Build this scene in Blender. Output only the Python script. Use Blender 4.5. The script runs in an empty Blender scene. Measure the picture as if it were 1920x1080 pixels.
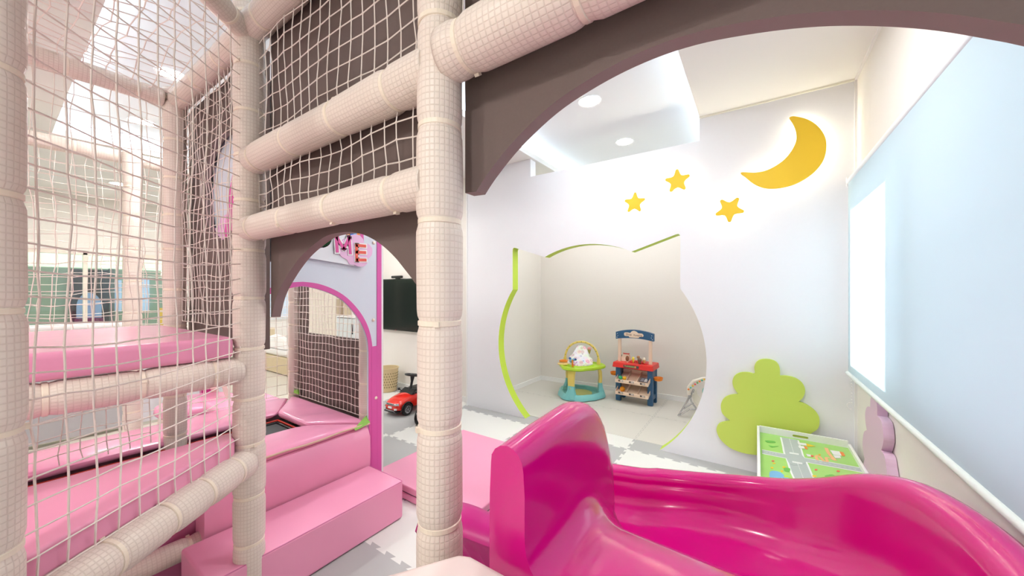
import bpy, bmesh, math, random
from mathutils import Vector, Matrix
random.seed(7)
PI = math.pi
SC = bpy.context.scene
COL = SC.collection

# ------------------------------------------------------------------ camera, world, sun, exposure
FPX, HORIZON, EYE = 671.0, 548.0, 1.3
YAW = math.radians(34.3)
S_, C_ = math.sin(YAW), math.cos(YAW)
cam_data = bpy.data.cameras.new('camera')
cam_data.sensor_width = 36.0
cam_data.lens = FPX / 1920 * 36.0
cam_data.shift_y = (HORIZON - 540) / 1920
cam_data.clip_start = 0.01
cam = bpy.data.objects.new('camera', cam_data)
COL.objects.link(cam)
cam.location = (0, 0, EYE)
cam.rotation_euler = (math.radians(90), 0, YAW)
SC.camera = cam
SC.view_settings.view_transform = 'Standard'
SC.view_settings.look = 'None'
SC.view_settings.exposure = 0.62
SC.view_settings.gamma = 1.0

world = bpy.data.worlds.new('daylight')
SC.world = world
world.use_nodes = True
wb = world.node_tree.nodes['Background']
wb.inputs[0].default_value = (0.86, 0.92, 1.0, 1)
wb.inputs[1].default_value = 1.1

def lamp(name, kind, loc, rot, energy, color, **kw):
    d = bpy.data.lights.new(name, kind)
    d.energy = energy; d.color = color
    for k, v in kw.items(): setattr(d, k, v)
    o = bpy.data.objects.new(name, d); COL.objects.link(o)
    o.location = loc; o.rotation_euler = rot
    return o
def aim(o, d):
    o.rotation_euler = Vector(d).to_track_quat('-Z', 'Y').to_euler()
sun = lamp('sun', 'SUN', (5, 2, 5), (0, 0, 0), 7.0, (1, 0.97, 0.92), angle=0.01)
aim(sun, (-1.0, 0.22, -0.62))
WARM = (1.0, 0.98, 0.95); LG = 0.30
for nm, x, y, z, e in (('lamp_main_room', -1.086, 2.05, 2.78, 26), ('lamp_and_fill_inner', -1.09, 3.72, 2.70, 18), ('lamp_and_fill_inner', -2.0, 4.0, 2.55, 9), ('lamp_and_fill_inner', 0.0, 4.0, 2.55, 9),  # inner room: middle one is the downlight, the side ones are added fill
                    ('lamp_trampoline', -3.34, 0.95, 2.78, 40), ('lamp_far', -4.49, 0.9, 2.78, 32), ('fill_back', -3.6, 2.5, 2.60, 30),  # the back one is added fill with no fixture of its own
                    ('lamp_far', -6.6, 0.93, 2.62, 45), ('fill_bedroom', -6.9, 3.6, 2.62, 40), ('fill_behind', -1.5, -1.6, 2.62, 58), ('fill_behind', -0.35, -1.2, 2.62, 56), ('fill_behind', -3.4, -1.7, 2.62, 60), ('fill_slide', -0.1, 1.7, 2.62, 26)):  # bedroom, behind-camera and slide lights are fill added without fixtures
    L = lamp(nm, 'AREA', (x, y, z), (0, 0, 0), e * LG, WARM, shape='DISK', size=0.16)

# ------------------------------------------------------------------ helpers
def W(u, v, X=None, Y=None, Z=None):
    """the place in the room seen at a photo pixel, on a plane X=, Y= or Z= (Z above the floor)"""
    t = (u - 960) / FPX
    dx, dy, dz = -S_ + C_ * t, C_ + S_ * t, (HORIZON - v) / FPX
    if X is not None: k = X / dx
    elif Y is not None: k = Y / dy
    else: k = (Z - EYE) / dz
    return Vector((dx * k, dy * k, dz * k + EYE))

def srgb(h):
    h = h.lstrip('#'); r = []
    for i in (0, 2, 4):
        c = int(h[i:i + 2], 16) / 255
        r.append(c / 12.92 if c <= 0.04045 else ((c + 0.055) / 1.055) ** 2.4)
    return (*r, 1)

MATS = {}
def mat(name, color, rough=0.6, metal=0.0, noise=0.0, nscale=30.0, bump=0.0, emit=0.0, coat=0.0, trans=0.0, spec=0.5):
    if name in MATS: return MATS[name]
    m = bpy.data.materials.new(name); m.use_nodes = True
    nt = m.node_tree; b = nt.nodes['Principled BSDF']
    col = srgb(color) if isinstance(color, str) else color
    b.inputs['Base Color'].default_value = col
    b.inputs['Roughness'].default_value = rough
    b.inputs['Metallic'].default_value = metal
    b.inputs['Coat Weight'].default_value = coat
    b.inputs['Coat Roughness'].default_value = 0.08
    b.inputs['Transmission Weight'].default_value = trans
    b.inputs['Specular IOR Level'].default_value = spec
    if emit:
        b.inputs['Emission Color'].default_value = col
        b.inputs['Emission Strength'].default_value = emit
    if noise or bump:
        tc = nt.nodes.new('ShaderNodeTexCoord')
        n = nt.nodes.new('ShaderNodeTexNoise'); n.inputs['Scale'].default_value = nscale
        n.inputs['Detail'].default_value = 3
        nt.links.new(tc.outputs['Object'], n.inputs['Vector'])
        if noise:
            mx = nt.nodes.new('ShaderNodeMix'); mx.data_type = 'RGBA'
            mx.inputs[6].default_value = tuple(c * (1 - noise) for c in col[:3]) + (1,)
            mx.inputs[7].default_value = tuple(min(1, c * (1 + noise)) for c in col[:3]) + (1,)
            nt.links.new(n.outputs['Fac'], mx.inputs[0])
            nt.links.new(mx.outputs[2], b.inputs['Base Color'])
        if bump:
            bp = nt.nodes.new('ShaderNodeBump'); bp.inputs['Strength'].default_value = bump
            bp.inputs['Distance'].default_value = 0.01
            nt.links.new(n.outputs['Fac'], bp.inputs['Height'])
            nt.links.new(bp.outputs[0], b.inputs['Normal'])
    MATS[name] = m
    return m

def grid_mat(name, base, line, cu, cv, rough=0.38, bump=0.35):
    """foam sleeve under a fine woven grid: lines from the sleeve's own UV in metres"""
    m = bpy.data.materials.new(name); m.use_nodes = True
    nt = m.node_tree; b = nt.nodes['Principled BSDF']
    uv = nt.nodes.new('ShaderNodeUVMap')
    sp = nt.nodes.new('ShaderNodeSeparateXYZ'); nt.links.new(uv.outputs[0], sp.inputs[0])
    outs = []
    for i, c in ((0, cu), (1, cv)):
        a = nt.nodes.new('ShaderNodeMath'); a.operation = 'MULTIPLY'; a.inputs[1].default_value = PI / c
        nt.links.new(sp.outputs[i], a.inputs[0])
        s = nt.nodes.new('ShaderNodeMath'); s.operation = 'SINE'; nt.links.new(a.outputs[0], s.inputs[0])
        ab = nt.nodes.new('ShaderNodeMath'); ab.operation = 'ABSOLUTE'; nt.links.new(s.outputs[0], ab.inputs[0])
        outs.append(ab)
    mn = nt.nodes.new('ShaderNodeMath'); mn.operation = 'MINIMUM'
    nt.links.new(outs[0].outputs[0], mn.inputs[0]); nt.links.new(outs[1].outputs[0], mn.inputs[1])
    rp = nt.nodes.new('ShaderNodeMapRange'); rp.inputs[1].default_value = 0.0; rp.inputs[2].default_value = 0.45
    nt.links.new(mn.outputs[0], rp.inputs[0])
    mx = nt.nodes.new('ShaderNodeMix'); mx.data_type = 'RGBA'
    mx.inputs[6].default_value = srgb(line); mx.inputs[7].default_value = srgb(base)
    nt.links.new(rp.outputs[0], mx.inputs[0]); nt.links.new(mx.outputs[2], b.inputs['Base Color'])
    bp = nt.nodes.new('ShaderNodeBump'); bp.inputs['Strength'].default_value = bump; bp.inputs['Distance'].default_value = 0.002
    nt.links.new(rp.outputs[0], bp.inputs['Height']); nt.links.new(bp.outputs[0], b.inputs['Normal'])
    b.inputs['Roughness'].default_value = rough
    MATS[name] = m
    return m

def obj(name, bm, m, parent=None, smooth=False, bevel=0.0, seg=2, angle=35):
    me = bpy.data.meshes.new(name)
    bmesh.ops.recalc_face_normals(bm, faces=bm.faces)
    if smooth:
        for f in bm.faces: f.smooth = True
    bm.to_mesh(me); bm.free()
    ms = m if isinstance(m, (list, tuple)) else [m]
    for k in ms: me.materials.append(k)
    o = bpy.data.objects.new(name, me); COL.objects.link(o)
    if parent: o.parent = parent
    if bevel:
        b = o.modifiers.new('bevel', 'BEVEL'); b.width = bevel; b.segments = seg; b.limit_method = 'ANGLE'
        b.angle_limit = math.radians(angle); b.harden_normals = False
        for p in me.polygons: p.use_smooth = True
        w = o.modifiers.new('wn', 'WEIGHTED_NORMAL'); w.keep_sharp = True
    elif smooth:
        try:
            me.set_sharp_from_angle(angle=math.radians(50))
        except Exception: pass
    return o
def thing(name, label, cat, loc=(0, 0, 0), rotz=0, group=None):
    o = bpy.data.objects.new(name, None); COL.objects.link(o)
    o.empty_display_size = 0.05
    o.location = loc; o.rotation_euler = (0, 0, rotz); o['label'] = label; o['category'] = cat
    if group: o['group'] = group
    return o
def tag(o, label, cat, group=None, kind=None):
    o['label'] = label; o['category'] = cat
    if group: o['group'] = group
    if kind: o['kind'] = kind
    return o
def struct(name, bm, m, parent=None, **kw):
    o = obj(name, bm, m, parent, **kw)
    if parent is None: o['kind'] = 'structure'
    return o
def B(): return bmesh.new()
def tri(bm):
    bmesh.ops.remove_doubles(bm, verts=bm.verts, dist=1e-5)
    bmesh.ops.triangulate(bm, faces=[f for f in bm.faces if len(f.verts) > 4], ngon_method='EAR_CLIP')
def box(bm, x0, x1, y0, y1, z0, z1, mi=0, M=None):
    vs = [bm.verts.new((x, y, z)) for z in (z0, z1) for y in (y0, y1) for x in (x0, x1)]
    if M is not None:
        for v in vs: v.co = M @ v.co
    for f in ((0, 2, 3, 1), (4, 5, 7, 6), (0, 1, 5, 4), (2, 6, 7, 3), (1, 3, 7, 5), (0, 4, 6, 2)):
        fc = bm.faces.new([vs[i] for i in f]); fc.material_index = mi
    return bm
def bx(*a, **k): return box(B(), *a, **k)
def rings(bm, loops, close_u=True, cap=True, mi=0):
    R = [[bm.verts.new(p) for p in lp] for lp in loops]
    n = len(R[0])
    for a, b in zip(R, R[1:]):
        for i in range(n if close_u else n - 1):
            j = (i + 1) % n
            f = bm.faces.new((a[i], a[j], b[j], b[i])); f.material_index = mi
    if cap and close_u:
        f = bm.faces.new(R[0][::-1]); f.material_index = mi
        f = bm.faces.new(R[-1]); f.material_index = mi
    return bm
def lathe(bm, prof, c=(0, 0, 0), n=24, mi=0, sx=1, sy=1):
    return rings(bm, [[(c[0] + r * sx * math.cos(2 * PI * i / n), c[1] + r * sy * math.sin(2 * PI * i / n), c[2] + z) for i in range(n)]
                      for r, z in prof], mi=mi)
def frame(d):
    d = d.normalized(); up = Vector((0, 0, 1)) if abs(d.z) < 0.95 else Vector((1, 0, 0))
    a = d.cross(up).normalized(); return a, a.cross(d).normalized()
def tube(bm, pts, r, n=8, mi=0, closed=False):
    pts = [Vector(p) for p in pts]; loops = []; a0 = None
    N = len(pts)
    for i, p in enumerate(pts):
        if closed: d = pts[(i + 1) % N] - pts[i - 1]
        else: d = pts[min(i + 1, N - 1)] - pts[max(i - 1, 0)]
        d.normalize()
        if a0 is None: a, b = frame(d)
        else:
            a = (a0 - d * a0.dot(d)).normalized(); b = a.cross(d)
        a0 = a
        rr = r[i] if isinstance(r, (list, tuple)) else r
        loops.append([p + a * rr * math.cos(2 * PI * k / n) + b * rr * math.sin(2 * PI * k / n) for k in range(n)])
    if closed: loops.append(loops[0])
    return rings(bm, loops, cap=not closed, mi=mi)
def prism(bm, pts, d, mi=0):
    """outline of 3D points pushed along vector d"""
    d = Vector(d); a = [bm.verts.new(p) for p in pts]; b = [bm.verts.new(Vector(p) + d) for p in pts]
    n = len(a)
    for i in range(n):
        f = bm.faces.new((a[i], a[(i + 1) % n], b[(i + 1) % n], b[i])); f.material_index = mi
    f = bm.faces.new(a); f.material_index = mi
    f = bm.faces.new(b[::-1]); f.material_index = mi
    return bm
def smooth_loop(pts, sub=6):
    """closed Catmull-Rom through points"""
    pts = [Vector(p) for p in pts]; n = len(pts); out = []
    for i in range(n):
        p0, p1, p2, p3 = pts[i - 1], pts[i], pts[(i + 1) % n], pts[(i + 2) % n]
        for k in range(sub):
            t = k / sub
            out.append(0.5 * (2 * p1 + (p2 - p0) * t + (2 * p0 - 5 * p1 + 4 * p2 - p3) * t * t + (-p0 + 3 * p1 - 3 * p2 + p3) * t ** 3))
    return out
def sphere(bm, c, r, n=16, sx=1, sy=1, sz=1, mi=0):
    M = Matrix.Translation(c) @ Matrix.Diagonal((r * sx, r * sy, r * sz, 1))
    g = bmesh.ops.create_uvsphere(bm, u_segments=n, v_segments=max(6, n // 2), radius=1, matrix=M)
    for v in g['verts']:
        for f in v.link_faces: f.material_index = mi
    return bm
def text_mesh(name, s, size, loc, rot, m, parent, depth=0.001, squash=1.0):
    cu = bpy.data.curves.new(name, 'FONT'); cu.body = s; cu.size = size; cu.extrude = depth
    cu.align_x = 'CENTER'; cu.align_y = 'CENTER'
    t = bpy.data.objects.new(name, cu); COL.objects.link(t)
    bpy.context.view_layer.update()
    me = bpy.data.meshes.new_from_object(t.evaluated_get(bpy.context.evaluated_depsgraph_get()))
    bpy.data.objects.remove(t)
    me.name = name; me.materials.clear(); me.materials.append(m)
    o = bpy.data.objects.new(name, me); COL.objects.link(o); o.parent = parent
    o.location = loc; o.rotation_euler = rot; o.scale = (squash, 1, 1)
    return o

# ------------------------------------------------------------------ materials
WALL = mat('wall_white', '#F1F3F6', 0.75, noise=0.01, nscale=60, bump=0.02)
WALLW = mat('wall_cream', '#F1EDE6', 0.8, noise=0.015, nscale=60)
CEIL = mat('ceiling_white', '#F2F1ED', 0.85)
COFF = mat('coffer_white', '#EFF1F2', 0.85)
TRIM = mat('trim_white', '#F4F4F2', 0.5)
FOAM = grid_mat('foam_sleeve_cream', '#EEE1D5', '#E1D2C5', 0.0115, 0.0145)
TIE = mat('cable_tie_cream', '#F6E9D6', 0.35)
CORD = mat('net_cord', '#F3E8DF', 0.7)
BROWN = mat('brown_board', '#6E5E59', 0.75, noise=0.06, nscale=220, bump=0.03)
BROWNE = mat('brown_board_edge', '#8A7876', 0.6)
PINK = mat('pink_vinyl', '#F4A3C4', 0.36, noise=0.02, nscale=6, bump=0.06)
PINKL = mat('pink_vinyl_gloss', '#F2A0C3', 0.24, noise=0.02, nscale=9, bump=0.25)
PINKS = mat('pink_vinyl_seam', '#D77AA6', 0.5)
CREAMV = mat('cream_vinyl', '#EFDCD6', 0.4)
MAG = mat('magenta_fibreglass', '#CE007C', 0.16, coat=0.25)
MAGR = mat('magenta_fibreglass_outer', '#C2187F', 0.35)
LIME = mat('lime_board', '#CFE565', 0.55)
LIMEE = mat('lime_edge', '#C6E34C', 0.5)
YEL = mat('yellow_plate', '#F7CE2A', 0.5)
LED = mat('led_warm_white', '#FFF6D8', emit=22.0)
LEDC = mat('led_cool_white', '#DDF0FF', emit=13.0)
LAMP = mat('downlight_diffuser', '#FFFDF8', emit=28.0)
BLACK = mat('black_plastic', '#17181A', 0.35)
RUBBER = mat('black_rubber', '#222222', 0.7)
WHITEP = mat('white_plastic', '#F4F4F4', 0.4)
GREYL = mat('mat_light', '#E4E5E1', 0.7, noise=0.01, nscale=90)
GREYD = mat('mat_grey', '#B4B5B5', 0.7, noise=0.01, nscale=90)
GREYI = mat('mat_inner', '#D6D3CB', 0.7, noise=0.01, nscale=90)
SEAM = mat('mat_seam', '#A5A5A2', 0.8)
PALEB = mat('pale_blue_board', '#DDE5F0', 0.6, noise=0.02, nscale=120)
PBORD = mat('pink_border', '#DE5FAE', 0.5)
LILAC = mat('lilac_cloud', '#EFC2E6', 0.5)
PTREE = mat('pink_board', '#DDBDD6', 0.55)
PTREEE = mat('pink_board_edge', '#DDA0DC', 0.5)
ORANGE = mat('orange_plastic', '#F08A1E', 0.35)
RED = mat('red_plastic', '#E0332C', 0.35)
NAVY = mat('blue_plastic', '#2F6088', 0.4)
BEIGEP = mat('beige_plastic', '#F0D6BE', 0.4)
AQUA = mat('aqua_plastic', '#85CFD0', 0.35)
YPL = mat('yellow_plastic', '#F4DC78', 0.4)
LIMEP = mat('lime_plastic', '#B9E03A', 0.35)
CHROME = mat('chrome', '#C9CDD0', 0.25, metal=0.9)
GRNL = mat('letter_green', '#5DBE7A', 0.5); PNKL = mat('letter_pink', '#E45CA5', 0.5); REDL = mat('letter_red', '#EC6455', 0.5)
WOOD = mat('pale_wood', '#DCC9A6', 0.5, noise=0.05, nscale=15)
BEDL = mat('white_bedding', '#F5F4F2', 0.8, bump=0.3, nscale=8)

# ------------------------------------------------------------------ room: floor, walls, ceiling
ZC = 2.66                                   # ceiling height
TILE, TX, TY = 0.935, -0.885, 2.99
bm = B(); box(bm, -8.6, 1.0, -3.0, 6.5, -0.12, -0.012)
struct('floor', bm, mat('floor_vinyl', '#DCD4C8', 0.6, noise=0.03, nscale=20))

def teeth(a, b, amp=0.011, n=16):
    """jigsaw edge of dovetail tabs from a to b"""
    a, b = Vector(a), Vector(b); d = (b - a); L = d.length; d.normalize(); nrm = Vector((-d.y, d.x))
    p = [a]; w = L / n; e = w * 0.13; lv = -1
    p += [a + d * (w * .5) , a + d * (w * .5 - e) - nrm * amp]
    for i in range(1, n):
        s0 = i * w
        if lv < 0: p += [a + d * (s0 + e) - nrm * amp, a + d * (s0 - e) + nrm * amp]; lv = 1
        else: p += [a + d * (s0 + e) + nrm * amp, a + d * (s0 - e) - nrm * amp]; lv = -1
    p += [a + d * (L - w * .5 + e) + nrm * amp * lv, a + d * (L - w * .5)]
    return p
def floor_mats():
    bm = B()
    def corner(i, j): return (TX + i * TILE, TY + j * TILE)
    H = {}; V = {}
    for i in range(-4, 3):
        for j in range(-4, 3):
            H[i, j] = teeth(corner(i, j), corner(i + 1, j)); V[i, j] = teeth(corner(i, j), corner(i, j + 1))
    for i in range(-4, 2):
        for j in range(-4, 2):
            loop = H[i, j] + V[i + 1, j] + H[i, j + 1][::-1] + V[i, j + 1 - 1][::-1]
            loop = H[i, j] + V[i + 1, j] + (H[i, j + 1] + [Vector(corner(i + 1, j + 1))])[::-1] + (V[i, j] + [Vector(corner(i, j + 1))])[::-1]
            out = []
            for q in loop:
                if not out or (q - out[-1]).length > 1e-5: out.append(q)
            if (out[0] - out[-1]).length < 1e-5: out.pop()
            vs = [bm.verts.new((q.x, q.y, 0)) for q in out]
            f = bm.faces.new(vs)
            f.material_index = 2 if j >= 1 else (1 if (i + j) % 2 == 0 else 0)
    tri(bm)
    me = bm
    return me
bm = floor_mats()
fl = struct('floor_foam_mats', bm, [GREYL, GREYD, GREYI])
# inner play room floor begins behind the cat wall
bm = bx(-2.65, 0.53, 3.225, 4.65, -0.01, 0.002)
inner_floor = struct('floor_inner_room', bm, GREYI)
bm = B()
for k, (p, q) in enumerate((((-0.885, 3.23), (-0.885, 4.64)), ((-2.6, 3.925), (0.5, 3.925)))):
    pts = teeth(p, q, 0.008, 37)
    for a, b in zip(pts, pts[1:]):
        d = (b - a)
        if d.length < 1e-6: continue
        n = Vector((-d.y, d.x)).normalized() * 0.0012
        vs = [bm.verts.new((w.x, w.y, 0.0035)) for w in (a + n, b + n, b - n, a - n)]
        bm.faces.new(vs)
struct('trim_floor_seams', bm, SEAM)

# cat-shaped opening outline in (x, z) on the far wall
CXc, CZc, CR = -1.31, 0.75, 0.995
def cat_outline():
    def ang(x, z): return math.atan2(z - CZc, x - CXc)
    pts = []
    a0 = math.asin((0.0 - CZc) / CR)                     # right floor point
    def on(a): return (CXc + CR * math.cos(a), CZc + CR * math.sin(a))
    aR = ang(-0.50, 1.33); aRi = ang(-0.885, 1.65); aLi = ang(-1.735, 1.65); aL = ang(-2.12, 1.33)
    def arc(a, b, n): return [on(a + (b - a) * k / n) for k in range(n + 1)]
    pts += arc(a0, aR, 30)
    pts += [(-0.50, 1.735), (-0.503, 1.757), (-0.515, 1.768), (-0.535, 1.765)]
    pts += arc(aRi, aLi, 18)
    pts += [(-2.085, 1.765), (-2.105, 1.768), (-2.117, 1.757), (-2.12, 1.735)]
    pts += arc(aL, PI - a0, 30)
    return pts
cat = cat_outline()
YW, TH = 3.12, 0.10
def far_wall():
    bm = B()
    x0, x1 = -2.75, 0.53
    notch = [(x1, 0), (x1, ZC), (-0.364, ZC), (-0.364, 2.478), (-1.90, 2.478), (-1.90, ZC), (x0, ZC), (x0, 0)]
    poly = notch + cat[::-1]
    # front, back
    fr = [bm.verts.new((x, YW, z)) for x, z in poly]
    bk = [bm.verts.new((x, YW + TH, z)) for x, z in poly]
    n = len(poly)
    bm.faces.new(fr); bm.faces.new(bk[::-1])
    for i in range(n):
        j = (i + 1) % n
        f = bm.faces.new((fr[i], fr[j], bk[j], bk[i]))
        f.material_index = 1 if (i >= len(notch) and j != 0 and i < n - 1) else 0
    tri(bm)
    return bm
struct('wall_far', far_wall(), [WALL, LIMEE])
# wall continuing to the left, a step further back
struct('wall_back_left', bx(-6.7, -2.75, 3.20, 3.30, 0, ZC), WALLW)
struct('trim_wall_edge', bx(-2.765, -2.75, 3.115, 3.32, 0, ZC), TRIM)
struct('baseboard_back_left', bx(-4.85, -2.766, 3.185, 3.20, 0, 0.06), TRIM)
struct('wall_near', bx(-8.6, 1.0, -3.1, -3.0, 0, 3.0), WALLW)
# inner room
struct('wall_inner_back', bx(-2.75, 0.63, 4.65, 4.75, 0, 3.0), WALLW)
struct('wall_inner_left', bx(-2.75, -2.65, 3.22, 4.65, 0, 3.0), WALLW)
struct('baseboard_inner_back', bx(-2.65, 0.53, 4.637, 4.65, 0.002, 0.06), TRIM)
struct('baseboard_inner_left', bx(-2.65, -2.637, 3.225, 4.637, 0.002, 0.06), TRIM)
# window wall on the right (x = 0.53), opening for the window
WX = 0.53; WY0, WY1, WZ0, WZ1 = -2.2, 3.03, 0.86, 1.95
bm = B()
box(bm, WX, WX + 0.14, -3.0, 4.75, 0, WZ0); box(bm, WX, WX + 0.14, -3.0, 4.75, WZ1, ZC + 0.3)
box(bm, WX, WX + 0.14, WY1, 4.75, WZ0, WZ1); box(bm, WX, WX + 0.14, -3.0, WY0, WZ0, WZ1)
struct('wall_right', bm, WALLW)
struct('trim_1', bx(WX - 0.012, WX, 3.108, 3.12, 0, ZC), TRIM)
struct('trim_2', bx(WX - 0.012, WX, -3.0, 3.12, ZC - 0.012, ZC), TRIM)
struct('trim_3', bx(-0.364, WX - 0.012, 3.108, 3.12, ZC - 0.012, ZC), mat('cornice_cream', '#F6F5E6', 0.5))
# far left rooms
bm = B()
for a in ((-3.0, 1.75, 1.86, ZC), (1.65, 1.75, 0, 1.86), (1.75, 2.7, 0, ZC), (2.7, 3.9, 0, 0.80), (2.7, 3.9, 2.1, ZC), (3.9, 5.2, 0, ZC), (-3.0, 1.65, 0, 0.35)):
    box(bm, -8.0, -7.85, *a)
struct('wall_far_left', bm, WALLW)
struct('wall_bedroom_back', bx(-8.0, -6.6, 5.1, 5.2, 0, ZC), WALLW)

# ceiling with an L-shaped raised coffer
bm = B()
def crect(x0, x1, y0, y1): box(bm, x0, x1, y0, y1, ZC, ZC + 0.05)
XA, XB, XC_, YA, YB, YC_ = -4.97, -1.87, -0.364, 0.31, 1.35, 4.35
crect(-8.0, XA, -3.0, 5.2); crect(XA, XC_, -3.0, YA); crect(XC_, WX, -3.0, 4.75)
crect(XA, XB, YB, 3.3); crect(XA, -2.75, 3.3, 5.2); crect(-2.75, XB, 3.3, 4.75); crect(XB, XC_, YC_, 4.75)
struct('ceiling', bm, CEIL)
bm = B()
ZK = 2.81; o_ = 0.16
box(bm, XA - o_, XC_ + o_, YA - o_, YB + o_, ZK, ZK + 0.03)
box(bm, XB - o_, XC_ + o_, YB + o_, YC_ + o_, ZK, ZK + 0.03)
box(bm, XA - o_ - .02, XC_ + o_ + .02, YA - o_ - .02, YA - o_, ZC + .05, ZK + .03)
box(bm, XA - o_ - .02, XA - o_, YA - o_, YB + o_, ZC + .05, ZK + .03)
box(bm, XC_ + o_, XC_ + o_ + .02, YA - o_, YC_ + o_, ZC + .05, ZK + .03)
box(bm, XA - o_, XB - o_, YB + o_, YB + o_ + .02, ZC + .05, ZK + .03)
box(bm, XB - o_ - .02, XB - o_, YB + o_ + .02, YC_ + o_, ZC + .05, ZK + .03)
box(bm, XB - o_, XC_ + o_, YC_ + o_, YC_ + o_ + .02, ZC + .05, ZK + .03)
struct('ceiling_coffer', bm, COFF)
bm = B()
def strip(x0, x1, y0, y1): box(bm, x0, x1, y0, y1, ZC + .052, ZC + .062)
strip(XC_ + .10, XC_ + .12, YA, YC_); strip(XA - .12, XA - .10, YA, YB); strip(XB - .12, XB - .10, YB + .15, YC_)
strip(XA, XC_, YA - .12, YA - .10); strip(XA, XB - .2, YB + .10, YB + .12); strip(XB, XC_, YC_ + .10, YC_ + .12)
cl = struct('ceiling_cove_light', bm, LEDC)

def downlight(x, y, z, r=0.075):
    t = thing('downlight', '', 'ceiling light', (x, y, z))
    obj('trim_ring', lathe(B(), [(r, -0.002), (r + .014, -0.006), (r + .016, 0), (r, 0)], n=32), WHITEP, t, smooth=True)
    obj('diffuser', lathe(B(), [(0.001, -0.003), (r, -0.003), (r, -0.001), (0.001, -0.001)], n=32), LAMP, t)
    return t
for (x, y, z, lb) in ((-1.086, 2.68, ZK, 'round recessed ceiling light in the raised ceiling, nearer one seen through the big arch'),
                      (-1.09, 3.60, ZK, 'round recessed ceiling light beyond the top of the cat wall'),
                      (-3.34, 0.72, ZK, 'round ceiling light beside the end of the padded top bar'),
                      (-4.49, 0.77, ZK, 'round ceiling light seen through the netting at the left, in the raised ceiling'),
                      (-6.6, 0.93, ZC, 'farthest small ceiling light seen low through the netting at the left')):
    d = downlight(x, y, z); d['label'] = lb

# window on the right wall: frame, mullion, panes
win = bpy.data.objects.new('window_1', None); COL.objects.link(win); win['kind'] = 'structure'
bm = B()
for a in ((WX + .05, WX + .11, WY0, WY1, WZ0, WZ0 + .05), (WX + .05, WX + .11, WY0, WY1, WZ1 - .05, WZ1),
          (WX + .05, WX + .11, WY0, WY0 + .05, WZ0 + .05, WZ1 - .05), (WX + .05, WX + .11, WY1 - .05, WY1, WZ0 + .05, WZ1 - .05),
          (WX + .05, WX + .11, 1.99, 2.09, WZ0 + .05, WZ1 - .05), (WX + .05, WX + .11, 0.1, 0.2, WZ0 + .05, WZ1 - .05)): box(bm, *a)
obj('window_frame', bm, WHITEP, win)
g = bpy.data.materials.new('window_glass'); g.use_nodes = True
nt = g.node_tree; nt.nodes.remove(nt.nodes['Principled BSDF'])
tr = nt.nodes.new('ShaderNodeBsdfTransparent'); gl = nt.nodes.new('ShaderNodeBsdfGlossy'); gl.inputs['Roughness'].default_value = 0.02
mxs = nt.nodes.new('ShaderNodeMixShader'); mxs.inputs[0].default_value = 0.06
tr.inputs[0].default_value = (0.95, 0.98, 1, 1)
nt.links.new(tr.outputs[0], mxs.inputs[1]); nt.links.new(gl.outputs[0], mxs.inputs[2]); nt.links.new(mxs.outputs[0], nt.nodes['Material Output'].inputs[0])
GLASS = g
for y0, y1 in ((WY0 + .05, 0.1), (0.2, 1.99), (2.09, WY1 - .05)):
    obj('window_pane', bx(WX + .075, WX + .08, y0, y1, WZ0 + .05, WZ1 - .05), GLASS, win)
# unseen slab outside, added to keep the sun off most of the window
struct('sun_blocker', bx(3.2, 3.5, -6.0, 1.62, -3, 5), WALLW)

# roller blind in front of the window
rb = thing('roller_blind', 'long white translucent roller blind pulled down over the right-hand window', 'roller blind', (0.50, 0.4, 1.99))
rb_inv = Matrix.Translation((-0.50, -0.4, -1.99))
def kid(name, bm, m, root, **k):
    """part whose mesh was laid out in room coordinates, hung under its thing"""
    o = obj(name, bm, m, root, **k); o.matrix_parent_inverse = Matrix.Identity(4)
    me = o.data; me.transform((Matrix.Translation(root.location) @ Matrix.Rotation(root.rotation_euler.z, 4, 'Z')).inverted())
    return o
g = bpy.data.materials.new('blind_fabric'); g.use_nodes = True
nt = g.node_tree; nt.nodes.remove(nt.nodes['Principled BSDF'])
d1 = nt.nodes.new('ShaderNodeBsdfDiffuse'); d1.inputs[0].default_value = (0.76, 0.84, 0.88, 1)
d2 = nt.nodes.new('ShaderNodeBsdfTranslucent'); d2.inputs[0].default_value = (0.84, 0.95, 0.99, 1)
mxs = nt.nodes.new('ShaderNodeMixShader'); mxs.inputs[0].default_value = 0.55
nt.links.new(d1.outputs[0], mxs.inputs[1]); nt.links.new(d2.outputs[0], mxs.inputs[2]); nt.links.new(mxs.outputs[0], nt.nodes['Material Output'].inputs[0])
BLIND = g
kid('fabric', bx(0.480, 0.481, -2.2, 3.06, 0.80, 1.985), BLIND, rb)
kid('roller_tube', tube(B(), [(0.495, -2.25, 2.0), (0.495, 3.075, 2.0)], 0.022, 20), mat('blind_tube', '#E3EAF0', 0.35), rb, smooth=True)
kid('bottom_rail', tube(B(), [(0.480, -2.2, 0.79), (0.480, 3.065, 0.79)], 0.013, 16), mat('blind_rail', '#E6F0EC', 0.4), rb, smooth=True)
kid('bracket', bx(0.475, 0.53, 3.076, 3.09, 1.97, 2.03), WHITEP, rb)
ch = [(0.50, 3.085, 1.98 - k * 0.02) for k in range(70)]
ch += [(0.495 - 0.018 * math.sin(a), 3.08, 0.60 - 0.02 * (1 - math.cos(a))) for a in [PI * k / 8 for k in range(9)]][::1]
bm = B()
for p in ch: sphere(bm, p, 0.0035, 6)
kid('bead_chain', bm, WHITEP, rb)

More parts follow.
